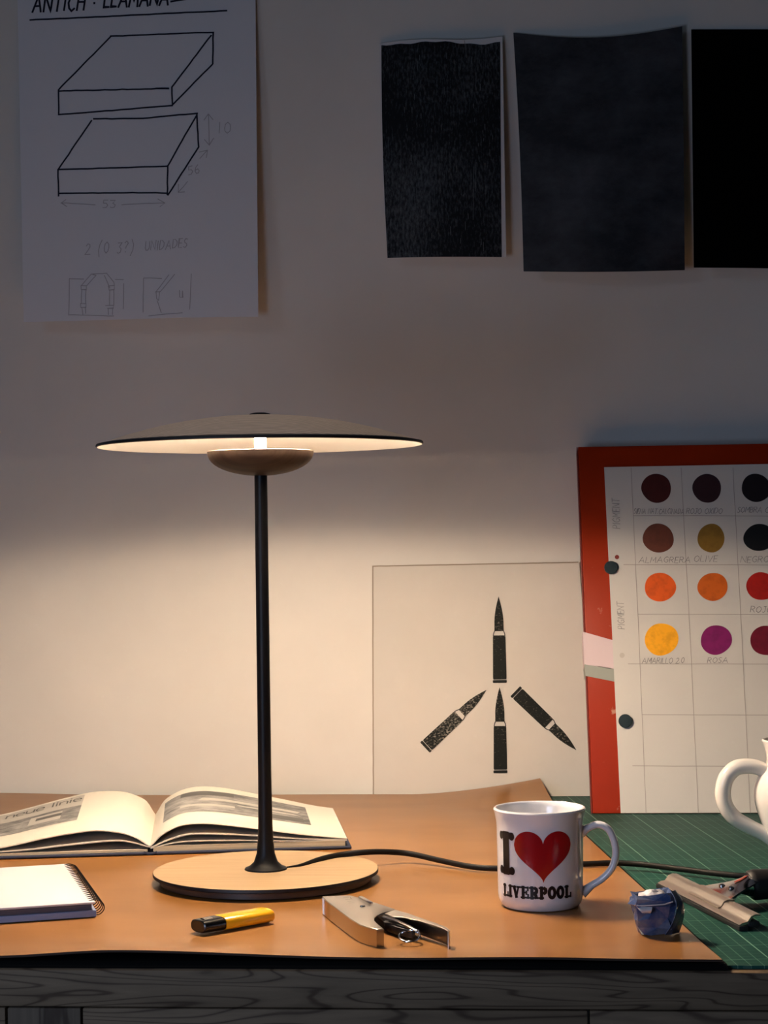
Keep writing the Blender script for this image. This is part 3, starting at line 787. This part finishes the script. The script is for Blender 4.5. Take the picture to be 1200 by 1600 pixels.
# slab serif I and the word
xi = arc(-50.5)
Ist = []
Ist += [[(xi, .0335), (xi, .0665)]]
big = strokes(Ist, .0082, mug_mp, .002, off=.00025)
ser = strokes([[(xi-.0067,.0345),(xi+.0067,.0345)],[(xi-.0067,.0655),(xi+.0067,.0655)]], .0058, mug_mp, .001, off=.0003)
knob = [patch(dots(xi+sx*.0070, zz, .0031, .0036, 1, 18, 0), mug_mp, .00033, 3) for sx in (-1,1) for zz in (.0350,.0650)]
obj('letter_print', join(big, ser, *knob), m_blackprint, mb_)
def slab(word, x0, x1, z0, h):
    W = {'L':.78,'I':.42,'V':.9,'E':.8,'R':.88,'P':.8,'O':.8}
    G = .10; tot = sum(W[c] for c in word)+G*(len(word)-1); k = (x1-x0)/tot; x = x0
    thick, thin = [], []
    for c in word:
        w = W[c]*k
        def q(a, b__): return (x+a*w, z0+b__*h)
        if c in 'LIERP':
            sx = .5 if c == 'I' else .30
            thick.append([q(sx,0), q(sx,1)])
            e = 1 if c == 'I' else .55
            thin += [[q(0.02,.06), q(e,.06)], [q(0.02,.94), q(e,.94)]]
        if c == 'L': thin += [[q(.3,.06),q(1,.06)],[q(.96,.0),q(.96,.38)]]
        if c == 'E': thin += [[q(.3,.06),q(1,.06)],[q(.96,.0),q(.96,.34)],[q(.3,.94),q(.97,.94)],[q(.93,1),q(.93,.68)],[q(.3,.5),q(.75,.5)],[q(.74,.36),q(.74,.64)]]
        if c in 'RP':
            thin += [[q(.3,.94),q(.66,.94)],[q(.3,.46),q(.66,.46)]]
            thick.append([q(.64,.92),q(.80,.83),q(.84,.70),q(.80,.56),q(.64,.48)])
        if c == 'R': thick.append([q(.56,.46),q(.72,.30),q(.80,.06)]); thin += [[q(.68,.06),q(1,.06)]]
        if c == 'P': thin += []
        if c == 'V': thick += [[q(.22,.95),q(.52,.04)]]; thin += [[q(.52,.04),q(.80,.95)],[q(0,.94),q(.45,.94)],[q(.6,.94),q(1,.94)]]
        if c == 'O':
            thick += [[q(.5+.36*math.sin(R(t_)), .5+.44*math.cos(R(t_))) for t_ in range(0, 361, 20)]]
        x += w+G*k
    return thick, thin
tk, tn = slab('LIVERPOOL', arc(-58), arc(43.5), .0125, .0098)
obj('word_print', join(strokes(tk, .0029, mug_mp, .001, off=.00025), strokes(tn, .0016, mug_mp, .001, off=.0003)), m_blackprint, mb_)

# ================================================================== JUG
jc = on_z(1243, 1352, MZ)
jug = thing('jug', (jc.x, jc.y, MZ), 0, 'white ceramic jug with a looped handle, cut off by the right edge', 'jug')
jp = [(0,0),(.0235,0),(.0250,.002),(.0245,.006),(.0262,.016),(.0300,.034),(.0350,.048),(.0385,.060),(.0397,.070),(.0385,.080),(.0350,.089),(.0300,.096),(.0270,.102),(.0268,.110),(.0290,.119),(.0310,.124),(.0302,.1255),(.0285,.124),(.0250,.112),(.0245,.102),(.0280,.095),(.0330,.087),(.0365,.078),(.0372,.068),(.0340,.054),(.0270,.030),(.0220,.010),(0,.006)]
jp = [(max(0, p.x), p.y) for p in catmull([(a, b_, 0) for a, b_ in jp], 3)]
jp[0] = (0, 0); jp[-1] = (0, .006)
obj('body', lathe(jp, 72), m_ceramic2, jug)
jh = [on_plane(x_, y_, jc, -fw) for x_, y_ in [(1206,1222),(1198,1208),(1186,1200),(1170,1197),(1150,1200),(1135,1215),(1129.5,1238),(1134,1260),(1148,1278),(1170,1291),(1192,1302),(1206,1312)]]
jh = catmull(jh, 8); n_ = len(jh)
rad = [.0068+.0012*math.sin(math.pi*i/n_) for i in range(n_)]
obj('handle', tube(jh, .0075, 20, radii=rad, ref=(0,1,0), flat=1.0), m_ceramic2, jug, world=True)

# ================================================================== SQUEEGEE
q0 = on_z(1030, 1388, MZ); q1 = on_z(1158, 1455, MZ)      # far and near ends of the blade line
ax = (q0-q1); SL = ax.length
sqr = math.atan2(ax.y, ax.x)-math.pi/2
sq = thing('squeegee', (q1.x, q1.y, MZ), sqr, 'aluminium window squeegee with black grip lying on the green mat', 'squeegee')
def extrude_y(sec, y0, y1, bev=0):
    n = len(sec)
    V = [Vector((x, y0, z)) for x, z in sec]+[Vector((x, y1, z)) for x, z in sec]
    Fc = [list(range(n)), list(range(n, 2*n))[::-1]]+[[i, n+i, n+(i+1) % n, (i+1) % n] for i in range(n)]
    return V, Fc
chan = [(-.0015,.0052),(.0015,.0068),(.0055,.0074),(.0070,.0090),(.0090,.0118),(.0130,.0134),(.0175,.0130),(.0178,.0118),(.0130,.0120),(.0098,.0104),(.0080,.0078),(.0062,.0058),(.0,.0040)]
obj('channel', extrude_y(chan, 0, SL), m_alu, sq, sharp=50)
obj('rubber_blade', join(box(-.0025,.006,-.002,SL+.002,.0004,.0044,.0006), box(.006,.0165,-.0015,SL+.0015,.0028,.0078,.0015)), m_rubber, sq)
clampsec = [(x-.0006*(0), z+.0010) for x, z in chan[2:7]]
cy0, cy1 = SL*.30, SL*.66
cs = [(.0035,.0084),(.0055,.0088),(.0068,.0100),(.0086,.0130),(.0125,.0147),(.0185,.0143),(.0190,.0128),(.0130,.0135),(.0095,.0115),(.0078,.0082),(.0055,.0076),(.0035,.0074)]
obj('clamp_plate', extrude_y(cs, cy0, cy1), m_alu, sq, sharp=50)
# neck: flared plate narrowing to the grip
def neck(u, v):
    x = .0170+.040*u; cyc = (cy0+cy1)/2+.006*u
    w = (cy1-cy0)*.5*(1-u)**1.6*.80+.0085*(1-(1-u)**2)+.003
    yy = cyc+(2*v-1)*w
    z = .0145+.009*u+.006*u*(1-(2*v-1)**2)
    return Vector((x, yy, z))
nk_ = obj('neck', sheet(neck, 20, 14, .0022), [m_chrome, m_chrome], sq)
gc = (cy0+cy1)/2+.006
for dy_, du_ in ((-.011,.27),(.013,.22)):
    p = Vector(neck(du_, .5+dy_/(cy1-cy0)/1.0))
    obj('rivet', lathe([(0,-.001),(.0032,-.001),(.0030,.0009),(.0016,.0019),(0,.0022)], 20, c=p), m_chrome, nk_)
pz = .0175
obj('socket', tube([(.040,gc,pz-.001),(.048,gc,pz),(.060,gc,pz)], .0095, 20, radii=[.006,.0095,.0105]), m_chrome, sq)
obj('red_mark', patch(dots(.6,.5,.17,.07,4,24,.1), lambda a, b_: (neck(a, b_), Vector((0,0,1))), .0008, 4), mat('red_enamel', (.28,.03,.012), .4), nk_)
gr = [(.050,gc,.0175),(.0515,gc,.0178),(.054,gc,.018),(.075,gc,.018),(.11,gc,.018),(.16,gc,.018),(.185,gc,.018),(.190,gc,.018)]
obj('grip', tube(gr, .013, 28, radii=[.0118,.0132,.0137,.0132,.0128,.0138,.0138,.011]), m_rubber, sq)

# ================================================================== CRUMPLED BLUE PACKET
cc = on_z(1024, 1458, LZ)
pk = thing('crumpled_packet', (cc.x, cc.y, LZ), YAW, 'crumpled blue foil packet standing upright between mug and squeegee', 'packet')
def crumple():
    rnd = random.Random(5); n = 11
    rows = [(.0005,.0125,.010),(.006,.0152,.0125),(.014,.0168,.0140),(.0235,.0182,.0150),(.0262,.0200,.0160),(.0300,.0175,.0145),(.0325,.0165,.0130)]
    V, Fc = [], []
    for i, (z, rx, ry) in enumerate(rows):
        for k in range(n):
            th = 2*math.pi*(k+.25*(i % 2))/n; j = 1+rnd.uniform(-.12,.12)
            c, s = math.cos(th), math.sin(th)
            sx = math.copysign(abs(c)**.5, c)*rx*j; sy = math.copysign(abs(s)**.5, s)*ry*j
            V.append(Vector((sx+.0014*(z/.03)*-1.5, sy, z+rnd.uniform(-.001,.001)+(.002 if i > 3 and c > .2 else 0))))
    inner = [(.031,.0145,.0115),(.020,.010,.008)]
    for i, (z, rx, ry) in enumerate(inner):
        for k in range(n):
            th = 2*math.pi*k/n; j = 1+rnd.uniform(-.1,.1); V.append(Vector((math.cos(th)*rx*j-.002, math.sin(th)*ry*j, z)))
    NR = len(rows)+len(inner)
    for i in range(NR-1):
        for k in range(n):
            a, b_ = i*n+k, i*n+(k+1) % n
            if (i+k) % 2: Fc += [[a, b_, b_+n], [a, b_+n, a+n]]
            else: Fc += [[a, b_, a+n], [b_, b_+n, a+n]]
    Fc.append(list(range(n))[::-1]); Fc.append([(NR-1)*n+k for k in range(n)])
    return V, Fc
obj('packet_body', crumple(), m_bluefoil, pk, smooth=False)
fl = catmull([(.0115,-.0120,.036),(.0150,-.0150,.028),(.0140,-.0165,.018),(.0100,-.0150,.008),(.006,-.012,.001)], 6)
def flap(u, v):
    i = min(len(fl)-1, int(v*(len(fl)-1))); p = fl[i]
    return Vector((p.x+((.005+.0085*v)*u+.001*math.sin(3*u)*(1-v)), p.y+.0007*math.sin(6*u+2*v)+.013*u, p.z-.001*u))
obj('folded_flap', sheet(flap, 5, 12, .0004), [m_bluefoil, m_bluefoil], pk, smooth=False)
def hem():
    P = [(-.0205,-.0100,.0262),(-.0150,-.0150,.0255),(-.004,-.0170,.0262),(.006,-.0168,.0268),(.0125,-.0155,.0285)]
    return tube(P, .0006, 6)
obj('packet_hem', hem(), m_bluewhite, pk, smooth=False)
bm = bmesh.new(); bmesh.ops.create_icosphere(bm, subdivisions=3, radius=1)
for v in bm.verts:
    k = 1+.28*noise.noise(v.co*2.3)+.12*noise.noise(v.co*6)
    v.co = Vector((v.co.x*.0125*k-.001, v.co.y*.0095*k, .0285+v.co.z*.0072*k))
obj('inner_wad', from_bm(bm), m_bluewhite, pk, smooth=False)
for q in ([(-.017,-.0125,.0245),(-.013,-.0165,.020),(-.006,-.0150,.0195),(-.0045,-.0165,.0245)],):
    obj('torn_corner', sheet(lambda u, v: Vector(q[0]).lerp(Vector(q[3]), u).lerp(Vector(q[1]).lerp(Vector(q[2]), u), v)+Vector((0,-.0022*math.sin(3.1*v),0)), 4, 4, .0003), [m_bluewhite]*2, pk, smooth=False)

# ================================================================== WALL PAPERS
# big drawing, A3, taped at the top, lower corners curling forward
def wv(u, v):
    return (0, -.010*math.sin(math.pi*u)*v*.5+.004*math.sin(2*math.pi*u)*v, 0)
D1 = Sheet([(27,-20),(399,-22),(403.5,495),(37,503)], [.004,.006,.046,.036], wv)
o = D1.build('hanging_drawing', m_paper)
tag(o, 'large white sheet with marker drawings of two flat boxes pinned on the wall', 'drawing')
def draw(polys, w, m, name, mp, parent, step=9, wob=.8):
    return obj(name, strokes(polys, w, mp, step, off=.0003, wob=wob), m, parent, world=True)
box1 = [[(174,58),(334,52),(333.5,102)],[(174,59),(92,142)],[(92,144),(265,141)],[(92,143),(92.5,181)],[(92,181),(271,168)],[(331,57),(270,139),(271,167)],[(271,167),(333,103)],[(246,141),(264,140.5)]]
box2 = [[(147,188),(225,188),(310,180)],[(144,191),(92,266)],[(92,267),(264,263),(309,183)],[(91,267),(92,308)],[(92,304),(200,304),(264,305)],[(264,262),(264,307)],[(309,181),(312,233),(265,308)]]
draw(box1, .0021, m_marker, 'drawn_box', D1.mp, o); draw(box2, .0021, m_marker, 'drawn_box', D1.mp, o)
draw([[(47,32),(150,27.5),(355,17.5)]], .0022, m_marker, 'underline', D1.mp, o)
ttl = text2d('ANTICH', 51, 19, 26, gap=.17, slant=.14, dx=(.999,-.03), jit=.04, wid=.62)+text2d(':', 146, 11, 24)+text2d('LLAMANA', 163, 11.5, 25, gap=.13, slant=.14, dx=(.999,-.03), jit=.05, wid=.66)+[[(268,3),(292,-1)]]
draw(ttl, .0026, m_marker, 'heading_writing', D1.mp, o, 6, .3)
pen = text2d('10', 342, 211, 17, gap=.4, slant=.05)+text2d('53', 162, 327, 12, gap=.35, wid=1.3)+text2d('56', 297, 277, 13, gap=.3, dx=(.97,-.2), upv=(-.1,-1))
pen += [[(327,182),(328.5,229)],[(320,191),(327,181),(334,190)],[(321,221),(328.5,230),(335,219)],[(96,319),(150,322)],[(104,314),(96,319),(105,325)],[(192,322),(259,320)],[(249,314),(260,320),(252,326)],
        [(314,251),(325,239)],[(313,241),(326,238),(324,250)],[(281,304),(295,287)],[(281,291),(281,304),(291,303)]]
draw(pen, .0010, m_pencil, 'drawn_dimensions', D1.mp, o, 8, .6)
pen = text2d('2 (0 3?)', 134, 399, 17, gap=.28, slant=.12, dx=(.999,-.03), wid=.75, jit=.06)+text2d('UNIDADES', 229, 394, 14, gap=.20, slant=.12, dx=(.999,-.07), wid=.72, jit=.08)
draw(pen, .0010, m_pencil, 'pencil_caption', D1.mp, o, 8, .6)
def z6(l): return [[(80+x/4.615, 360+y/4.615) for x, y in pl] for pl in l]
pen = z6([[(135,350),(130,610)],[(135,352),(240,355)],[(470,360),(530,362)],[(533,390),(530,570)],[(130,608),(460,620)],
 [(218,405),(295,320),(410,315)],[(258,405),(330,330)],[(295,320),(330,330)],[(218,402),(258,405),(256,432),(220,430),(218,402)],[(224,432),(222,530)],[(254,432),(252,530)],[(215,530),(256,530),(254,558),(218,558),(215,530)],[(226,560),(232,608)],[(250,560),(252,600)],
 [(410,318),(460,380),(465,402)],[(392,330),(430,420)],[(420,405),(465,402),(463,432),(424,434),(420,405)],[(430,436),(428,545)],[(460,434),(460,545)],[(398,545),(460,545),(455,565),(412,565)],[(418,568),(422,608)],[(450,566),(450,610)],
]), z6([[(678,355),(675,595)],[(678,352),(810,356)],[(1022,325),(1012,575)],[(715,620),(960,600)],[(768,452),(862,330)],[(800,450),(902,328)],[(765,452),(800,450)],[(770,455),(775,500),(790,512)],[(795,455),(790,512)],[(780,515),(808,598)],[(938,440),(940,490),(962,492),(960,445)]])
for q_ in pen: draw(q_, .0010, m_pencil, 'pencil_sketch', D1.mp, o, 8, .6)

# black sheets
def w1(u, v): return (.0035*math.sin(math.pi*v)*(1-u)*-.5, -.007*math.sin(math.pi*u)*(.4+.6*v)-.004*math.sin(math.pi*v), .002*math.sin(2*math.pi*u)*(1-v))
B1 = Sheet([(593,68),(785,57),(791,402),(605,403)], [.004,.010,.026,.024], w1)
o = B1.build('art_print', mat('white_margin_paper', (.66,.64,.64), .8, spec=.2)); tag(o, 'scratched black print with a pale margin, leftmost of the three black sheets', 'print')
def rect_patch(sh_, x0, y0, x1, y1, jag=0, nx=24, ny=30, off=.0004):
    V, Fc = [], []
    for j in range(ny+1):
        for i in range(nx+1):
            y = y0(i/nx)+(y1(i/nx)-y0(i/nx))*j/ny; x = x0(j/ny)+(x1(j/ny)-x0(j/ny))*i/nx
            p, n = sh_.mp(x, y); V.append(p+n*off)
    for j in range(ny):
        for i in range(nx):
            a = j*(nx+1)+i; Fc.append([a, a+nx+1, a+nx+2, a+1])
    return V, Fc
inkp = rect_patch(B1, lambda v: 596+9.5*v, lambda u: 71-6*u+2.0*math.sin(9*u)+1.0*math.sin(31*u), lambda v: 781.5+2.5*v, lambda u: 403.2-1.2*u)
obj('black_print_area', inkp, m_scratch, o, world=True)
rn = random.Random(3)
sc_ = [[(726,62),(730,90)],[(741,262),(740,345)],[(745,255),(744,300)]]
for k in range(55):
    x_, y_ = rn.uniform(605,776), rn.uniform(80,385); sc_.append([(x_, y_), (x_+rn.uniform(-.6,.6), y_+rn.uniform(3,14))])
ss_ = obj('scratch_marks', strokes(sc_, .00055, B1.mp, 8, off=.0007), mat('scratch_grey', (.11,.12,.125), .8), o, world=True); ss_['kind'] = 'stuff'
def w2(u, v): return (.007*math.sin(math.pi*v)*(1-u)*.25, -.012*math.sin(math.pi*u)*(.25+.75*v), -.011*math.sin(math.pi*u)*(1-v)-.003*math.sin(math.pi*u)*v)
B2 = Sheet([(802,51),(1066,41),(1070,422),(818,424)], [.004,.016,.032,.030], w2)
o = B2.build('art_print', m_charcoal, nu=32, nv=32); tag(o, 'wide charcoal grey sheet hanging between the two other black sheets', 'print')
def w3(u, v): return (-.006*math.sin(math.pi*v)*(1-u)*0-.004*math.cos(1.2*math.pi*v)*(1-u)*0, -.008*math.sin(math.pi*u)*v, 0)
B3 = Sheet([(1080,46),(1345,46),(1350,424),(1084,418)], [.004,.004,.028,.032], w3)
o = B3.build('art_print', m_pureblack); tag(o, 'solid black sheet cut off by the right edge of the photo', 'print')

# ================================================================== PRINT BOARD WITH CARTRIDGES
tz_ = MZ+.0005
bl = on_y(584, 1246, -.0045)
P1 = Sheet([(582,884),(905,877.5),(930,1248),(584,1248)], [.0055,.0055,.0085,.0085])
P1.C[3].z = MZ+.0005; P1.C[2].z = MZ+.0005
o = P1.build('art_print', m_plate, th=.003)
tag(o, 'pale square print of four black rifle cartridges leaning on the wall', 'print')
P1m = lambda x, y: (on_plane(x, y, P1.C[0], (P1.C[1]-P1.C[0]).cross(P1.C[3]-P1.C[0]).normalized()), Vector((0,-1,0)))
def cartridge(bx, by, tx, ty, hwid):
    a, b__ = Vector((bx, by)), Vector((tx, ty)); d = b__-a; n = Vector((-d.y, d.x)).normalized()*hwid
    def prof_patch(pr):
        V, Fc = [], []; nx = 6
        for s, w in pr:
            for i in range(nx+1):
                q = a+d*s+n*w*(2*i/nx-1); p, nn = P1m(q.x, q.y); V.append(p+nn*.0006)
        for j in range(len(pr)-1):
            for i in range(nx):
                k = j*(nx+1)+i; Fc.append([k, k+1, k+nx+2, k+nx+1])
        return V, Fc
    rim = [(0,.95),(.006,1.03),(.028,1.03),(.034,.92)]
    bod = [(.04,.92),(.055,1.0)]+[(.07+.46*k/14,1-.07*k/14) for k in range(15)]+[(.55,.88)]
    tip = [(.60,.70),(.64,.68),(.70,.68)]+[(.70+.30*k/14, .68*(1-(k/14)**1.7)) for k in range(1,14)]+[(1,.01)]
    ob = obj('cartridge_image', join(prof_patch(rim), prof_patch(bod), prof_patch(tip)), m_bullet, o, world=True)
    side = []
    for sg in (-1, 1):
        side.append([tuple(a+d*.548+n*.86*sg), tuple(a+d*.575+n*.80*sg), tuple(a+d*.602+n*.66*sg)])
    obj('cartridge_shoulder', strokes(side, .0011, P1m, 4, off=.0006), m_ink, ob, world=True)
    return ob
P1e = lambda x, y: P1m(x, y)
obj('edge_shade_line', strokes([[(583.5,1246),(582.6,1000),(582.6,884.8),(740,881.6),(903,878.6)]], .0016, P1e, 10, off=.0003, wob=.4), mat('painted_edge_shade', (.30,.25,.20), .9), o, world=True)  # thin outline shadow of the board's top and left edges, painted as strokes
cartridge(781,1067,779,932,10.6); cartridge(782,1208,780.5,1074,10.6)
cartridge(664,1168,760,1078,10.8); cartridge(805,1080,900.5,1172,10.8)

# ================================================================== RED BOARD WITH COLOUR CHART
bb0 = on_z(926, 1271, MZ+.0006); bb1 = on_z(1200, 1272, MZ+.0006)
tp0 = on_y(903, 698, -.045)
yv = Vector((0, tp0.y-bb0.y, tp0.z-bb0.z)); vh = yv.length; vv = yv.normalized()
yb_ = bb0.y
uu = Vector((1,0,0)); nb_ = vv.cross(uu).normalized()
if nb_.y > 0: nb_ = -nb_
BWD = .36
B0 = Vector((bb0.x, bb0.y, MZ+.0006))
def bp_(x, y, off=0): return on_plane(x, y, B0+nb_*off, nb_)
# the board is a rigid slightly out-of-square panel: its left edge leans as in the photograph
TLc = bp_(903, 698); BLc = B0.copy(); TRc = TLc+uu*BWD; BRc = BLc+uu*(BWD)
red = thing('red_board', B0, 0, 'red painted board leaning back against the wall behind a paint chart', 'board')
th_ = .038
def quad_solid(c, th, n, bev=.0012):
    bm = bmesh.new(); a = [bm.verts.new(p) for p in c]; b__ = [bm.verts.new(p-n*th) for p in c]
    bm.faces.new(a); bm.faces.new(b__[::-1])
    for i in range(4): bm.faces.new([a[i], b__[i], b__[(i+1) % 4], a[(i+1) % 4]])
    bmesh.ops.recalc_face_normals(bm, faces=bm.faces)
    if bev: bmesh.ops.bevel(bm, geom=list(bm.edges), offset=bev, segments=2, affect='EDGES', profile=.5)
    for v in bm.verts: v.co.z = max(v.co.z, MZ+.0003)
    return from_bm(bm)
lift = Vector((0,0,.0))
zmin = (BLc-nb_*th_).z
# keep the rear lower edge on the mat
dz = 0
pan_ = obj('panel', quad_solid([BLc+Vector((0,0,dz)), BRc+Vector((0,0,dz)), TRc, TLc], th_, nb_), m_red, red, world=True)
def side_strip():
    a, b__ = BLc+Vector((0,0,dz)), TLc
    V = [a+uu*-.0004-nb_*.002, a+uu*-.0004-nb_*(th_-.001), b__+uu*-.0004-nb_*(th_-.001), b__+uu*-.0004-nb_*.002]
    V[1].z = max(V[1].z, MZ+.0004)
    V += [v+uu*-.0012 for v in V]
    return V, [[0,1,2,3],[7,6,5,4],[0,4,5,1],[1,5,6,2],[2,6,7,3],[3,7,4,0]]
obj('side_edge', side_strip(), m_frame_edge, red, world=True)
def tape(ps, m, name):
    c = [bp_(*p, off=.0005) for p in ps]
    V = c+[c[0]-nb_*(th_+.0006)+uu*-.0006, c[3]-nb_*(th_+.0006)+uu*-.0006]
    for i_ in (0,3,4,5): V[i_] = V[i_]+uu*-.0022
    Fc = [[0,1,2,3],[0,3,5,4]]
    obj(name, (V, Fc), m, pan_, world=True, smooth=False)
tape([(913.5,987),(960,1001),(960,1046),(916,1038)], m_tape_w, 'tape_strip')
tape([(916,1037),(960,1045),(960,1065),(917.5,1056)], m_tape_g, 'tape_strip')
# chart
cpx = [(944,730),(1352,722),(1362,1275),(970,1272)]
cw = .0012
CC = [bp_(*p, off=.0016) for p in cpx]
for i_ in (2, 3):
    CC[i_] = CC[i_]+vv*(max(0, MZ+.0012-CC[i_].z)/vv.z)
chart = obj('paint_chart', (lambda c: quad_solid([c[3], c[2], c[1], c[0]], cw, nb_, 0))(CC), m_chart, world=True, loc=CC[0])
tag(chart, 'white chart of round paint swatches fixed to the red board', 'paint chart')
cmp_ = lambda x, y: (bp_(x, y, .0016), nb_)
def xg(k, y):   # grid verticals lean with the paper
    top = [986,1064,1145,1226,1307][k]; bot = [1009.5,1091.5,1172.5,1254,1336][k]
    return top+(bot-top)*(y-730)/542
rows_ = [806,882.5,960,1037.5,1117,1197]
lines = [[(xg(k,731), 731), (xg(k,1000)+.8, 1000), (xg(k,1271), 1271)] for k in range(5)]
lines += [[(xg(0,y)+(-18 if i % 2 else 1), y-.2), (1345, y+.6)] for i, y in enumerate(rows_)]
obj('pencil_grid', strokes(lines, .00075, cmp_, 30, off=.0002, wob=.5), m_penciline, chart, world=True)
sw = [(1025.5,763,23.5,22.5,(.060,.004,.003),'dark oxblood'),(1104.5,763,22,23,(.032,.008,.012),'dark plum'),(1181.5,762.5,23,22,(.010,.004,.006),'nearly black brown'),
      (1028.5,841,24.5,22.5,(.145,.040,.022),'brown'),(1111,841,21.5,22,(.27,.145,.018),'olive ochre'),(1186,840,24,21.5,(.003,.004,.006),'black'),
      (1031.5,917.5,25,22,(.78,.105,.006),'bright orange'),(1113.5,917,24,21.5,(.62,.115,.006),'dull orange'),(1190,916,24,22,(.42,.008,.004),'red'),
      (1033.5,999,26.5,25,(.95,.42,.006),'yellow'),(1119,1000,24.5,23,(.22,.006,.12),'magenta'),(1197,1001,25,23,(.16,.002,.02),'crimson')]
for i, (x_, y_, rx, ry, c_, nm) in enumerate(sw):
    ob = obj('paint_swatch', patch(dots(x_, y_, rx, ry, 20+i, 40, .022), cmp_, .0003, 3), mat('paint_'+nm.replace(' ', '_'), c_, .45, var=(90, tuple(v*.82 for v in c_), .45, .62, (1,1,1))), chart, world=True)
    ob['label'] = nm+' paint swatch'
for s_, x_, y_, h_ in [('SIENA NAT.CALCINADA',990,803,8),('ROJO OXIDO',1072,802.5,8.5),('SOMBRA CALC',1152,801,8.5),('ALMAGRERA',998,879,9),('OLIVE',1084,878,9.5),('NEGRO',1157,879,9.5),
                       ('ROJO 2',1172,957,9.5),('AMARILLO 2.0',1003,1036,8.5),('ROSA',1105,1035.5,8.5)]:
    g = .16 if len(s_) > 9 else .24
    w_ = .54 if len(s_) > 14 else (.8 if len(s_) > 9 else 1)
    obj('swatch_name', strokes(text2d(s_, x_, y_, h_, gap=g, wid=w_*1.15, slant=.2, jit=.08), .0006, cmp_, 6, off=.0003), m_penciltext, chart, world=True)
for wr in (text2d('PIGMENT', 969, 826, 11.5, dx=(-.03,-1), upv=(-1,0), gap=.17, wid=.75, slant=.1), text2d('PIGMENT', 976, 983, 10.5, dx=(-.04,-1), upv=(-1,0), gap=.17, wid=.75, slant=.1)):
    obj('margin_word', strokes(wr, .0006, cmp_, 6, off=.0003), m_penciltext, chart, world=True)
for x_, y_ in ((972,1024),):
    obj('punched_hole', patch(dots(x_, y_, 4, 4, 3, 20, 0), cmp_, .0003, 2), mat('hole_shade', (.5,.47,.44), .8), chart, world=True)
obj('red_dot', patch(dots(964,870.5,3.4,3.4,3,20,0), cmp_, .0003, 2), mat('red_dot_paint', (.2,.02,.015), .5), chart, world=True)
# magnets
def magnet(x_, y_, lab):
    c = bp_(x_, y_, .0016); z = nb_; xx = uu; yy = z.cross(xx)
    V, Fc, MI = lathe([(0,0),(.0076,0),(.0082,.0008),(.0082,.0030),(.0074,.0038),(0,.0040)], 32)
    V = [c+xx*v.x+yy*v.y+z*(v.z+.0003) for v in V]
    ob = obj('magnet', (V, Fc), m_magnet, world=True, loc=c); tag(ob, lab, 'magnet', 'magnets holding the paint chart')
magnet(954.5, 887.5, 'upper dark round magnet on the left edge of the paint chart')
magnet(977, 1127, 'lower dark round magnet on the left edge of the paint chart')

# ================================================================== LIGHT
w = bpy.data.worlds.new('world'); SC.world = w; w.use_nodes = True
bg = w.node_tree.nodes['Background']; bg.inputs[0].default_value = (.62,.78,1,1); bg.inputs[1].default_value = .03
la = bpy.data.lights.new('window_daylight', 'AREA'); la.shape = 'RECTANGLE'; la.size = .5; la.size_y = .6
la.energy = 3.0; la.color = (.55,.74,1)
lo = bpy.data.objects.new('window_daylight', la); COL.objects.link(lo)
lo.location = (-1.9, -2.6, 2.2)
lo.rotation_euler = (Vector((.25,-.1,1.05))-Vector(lo.location)).to_track_quat('-Z', 'Y').to_euler()

ld = bpy.data.lights.new('shade_top_fill', 'SPOT'); ld.spot_size = R(27); ld.spot_blend = 1; ld.shadow_soft_size = .08  # added unseen spot, coned narrowly to brighten the lamp shade's top
ld.energy = 24; ld.color = (1,.88,.76)
lo3 = bpy.data.objects.new('shade_top_fill', ld); COL.objects.link(lo3); lo3.location = (lc.x+.01, lc.y-.02, 2.6)
lb = bpy.data.lights.new('front_cool_fill', 'AREA'); lb.shape = 'RECTANGLE'; lb.size = .35; lb.size_y = .45  # added cool fill with no visible source, lifts the mug's front
lb.energy = 3.7; lb.color = (.55,.70,1)
lo2 = bpy.data.objects.new('front_cool_fill', lb); COL.objects.link(lo2)
lo2.location = (-.60, -1.80, 1.0)
lo2.rotation_euler = (Vector((.12,-.75,.80))-Vector(lo2.location)).to_track_quat('-Z', 'Y').to_euler()

SC.view_settings.view_transform = 'Standard'
SC.view_settings.look = 'None'
SC.view_settings.gamma = 1
SC.view_settings.use_curve_mapping = False
SC.view_settings.exposure = 0
SC.cycles.use_denoising = True
SC.cycles.use_guiding = True
SC.cycles.max_bounces = 10
SC.cycles.diffuse_bounces = 6
SC.cycles.sample_clamp_indirect = 0
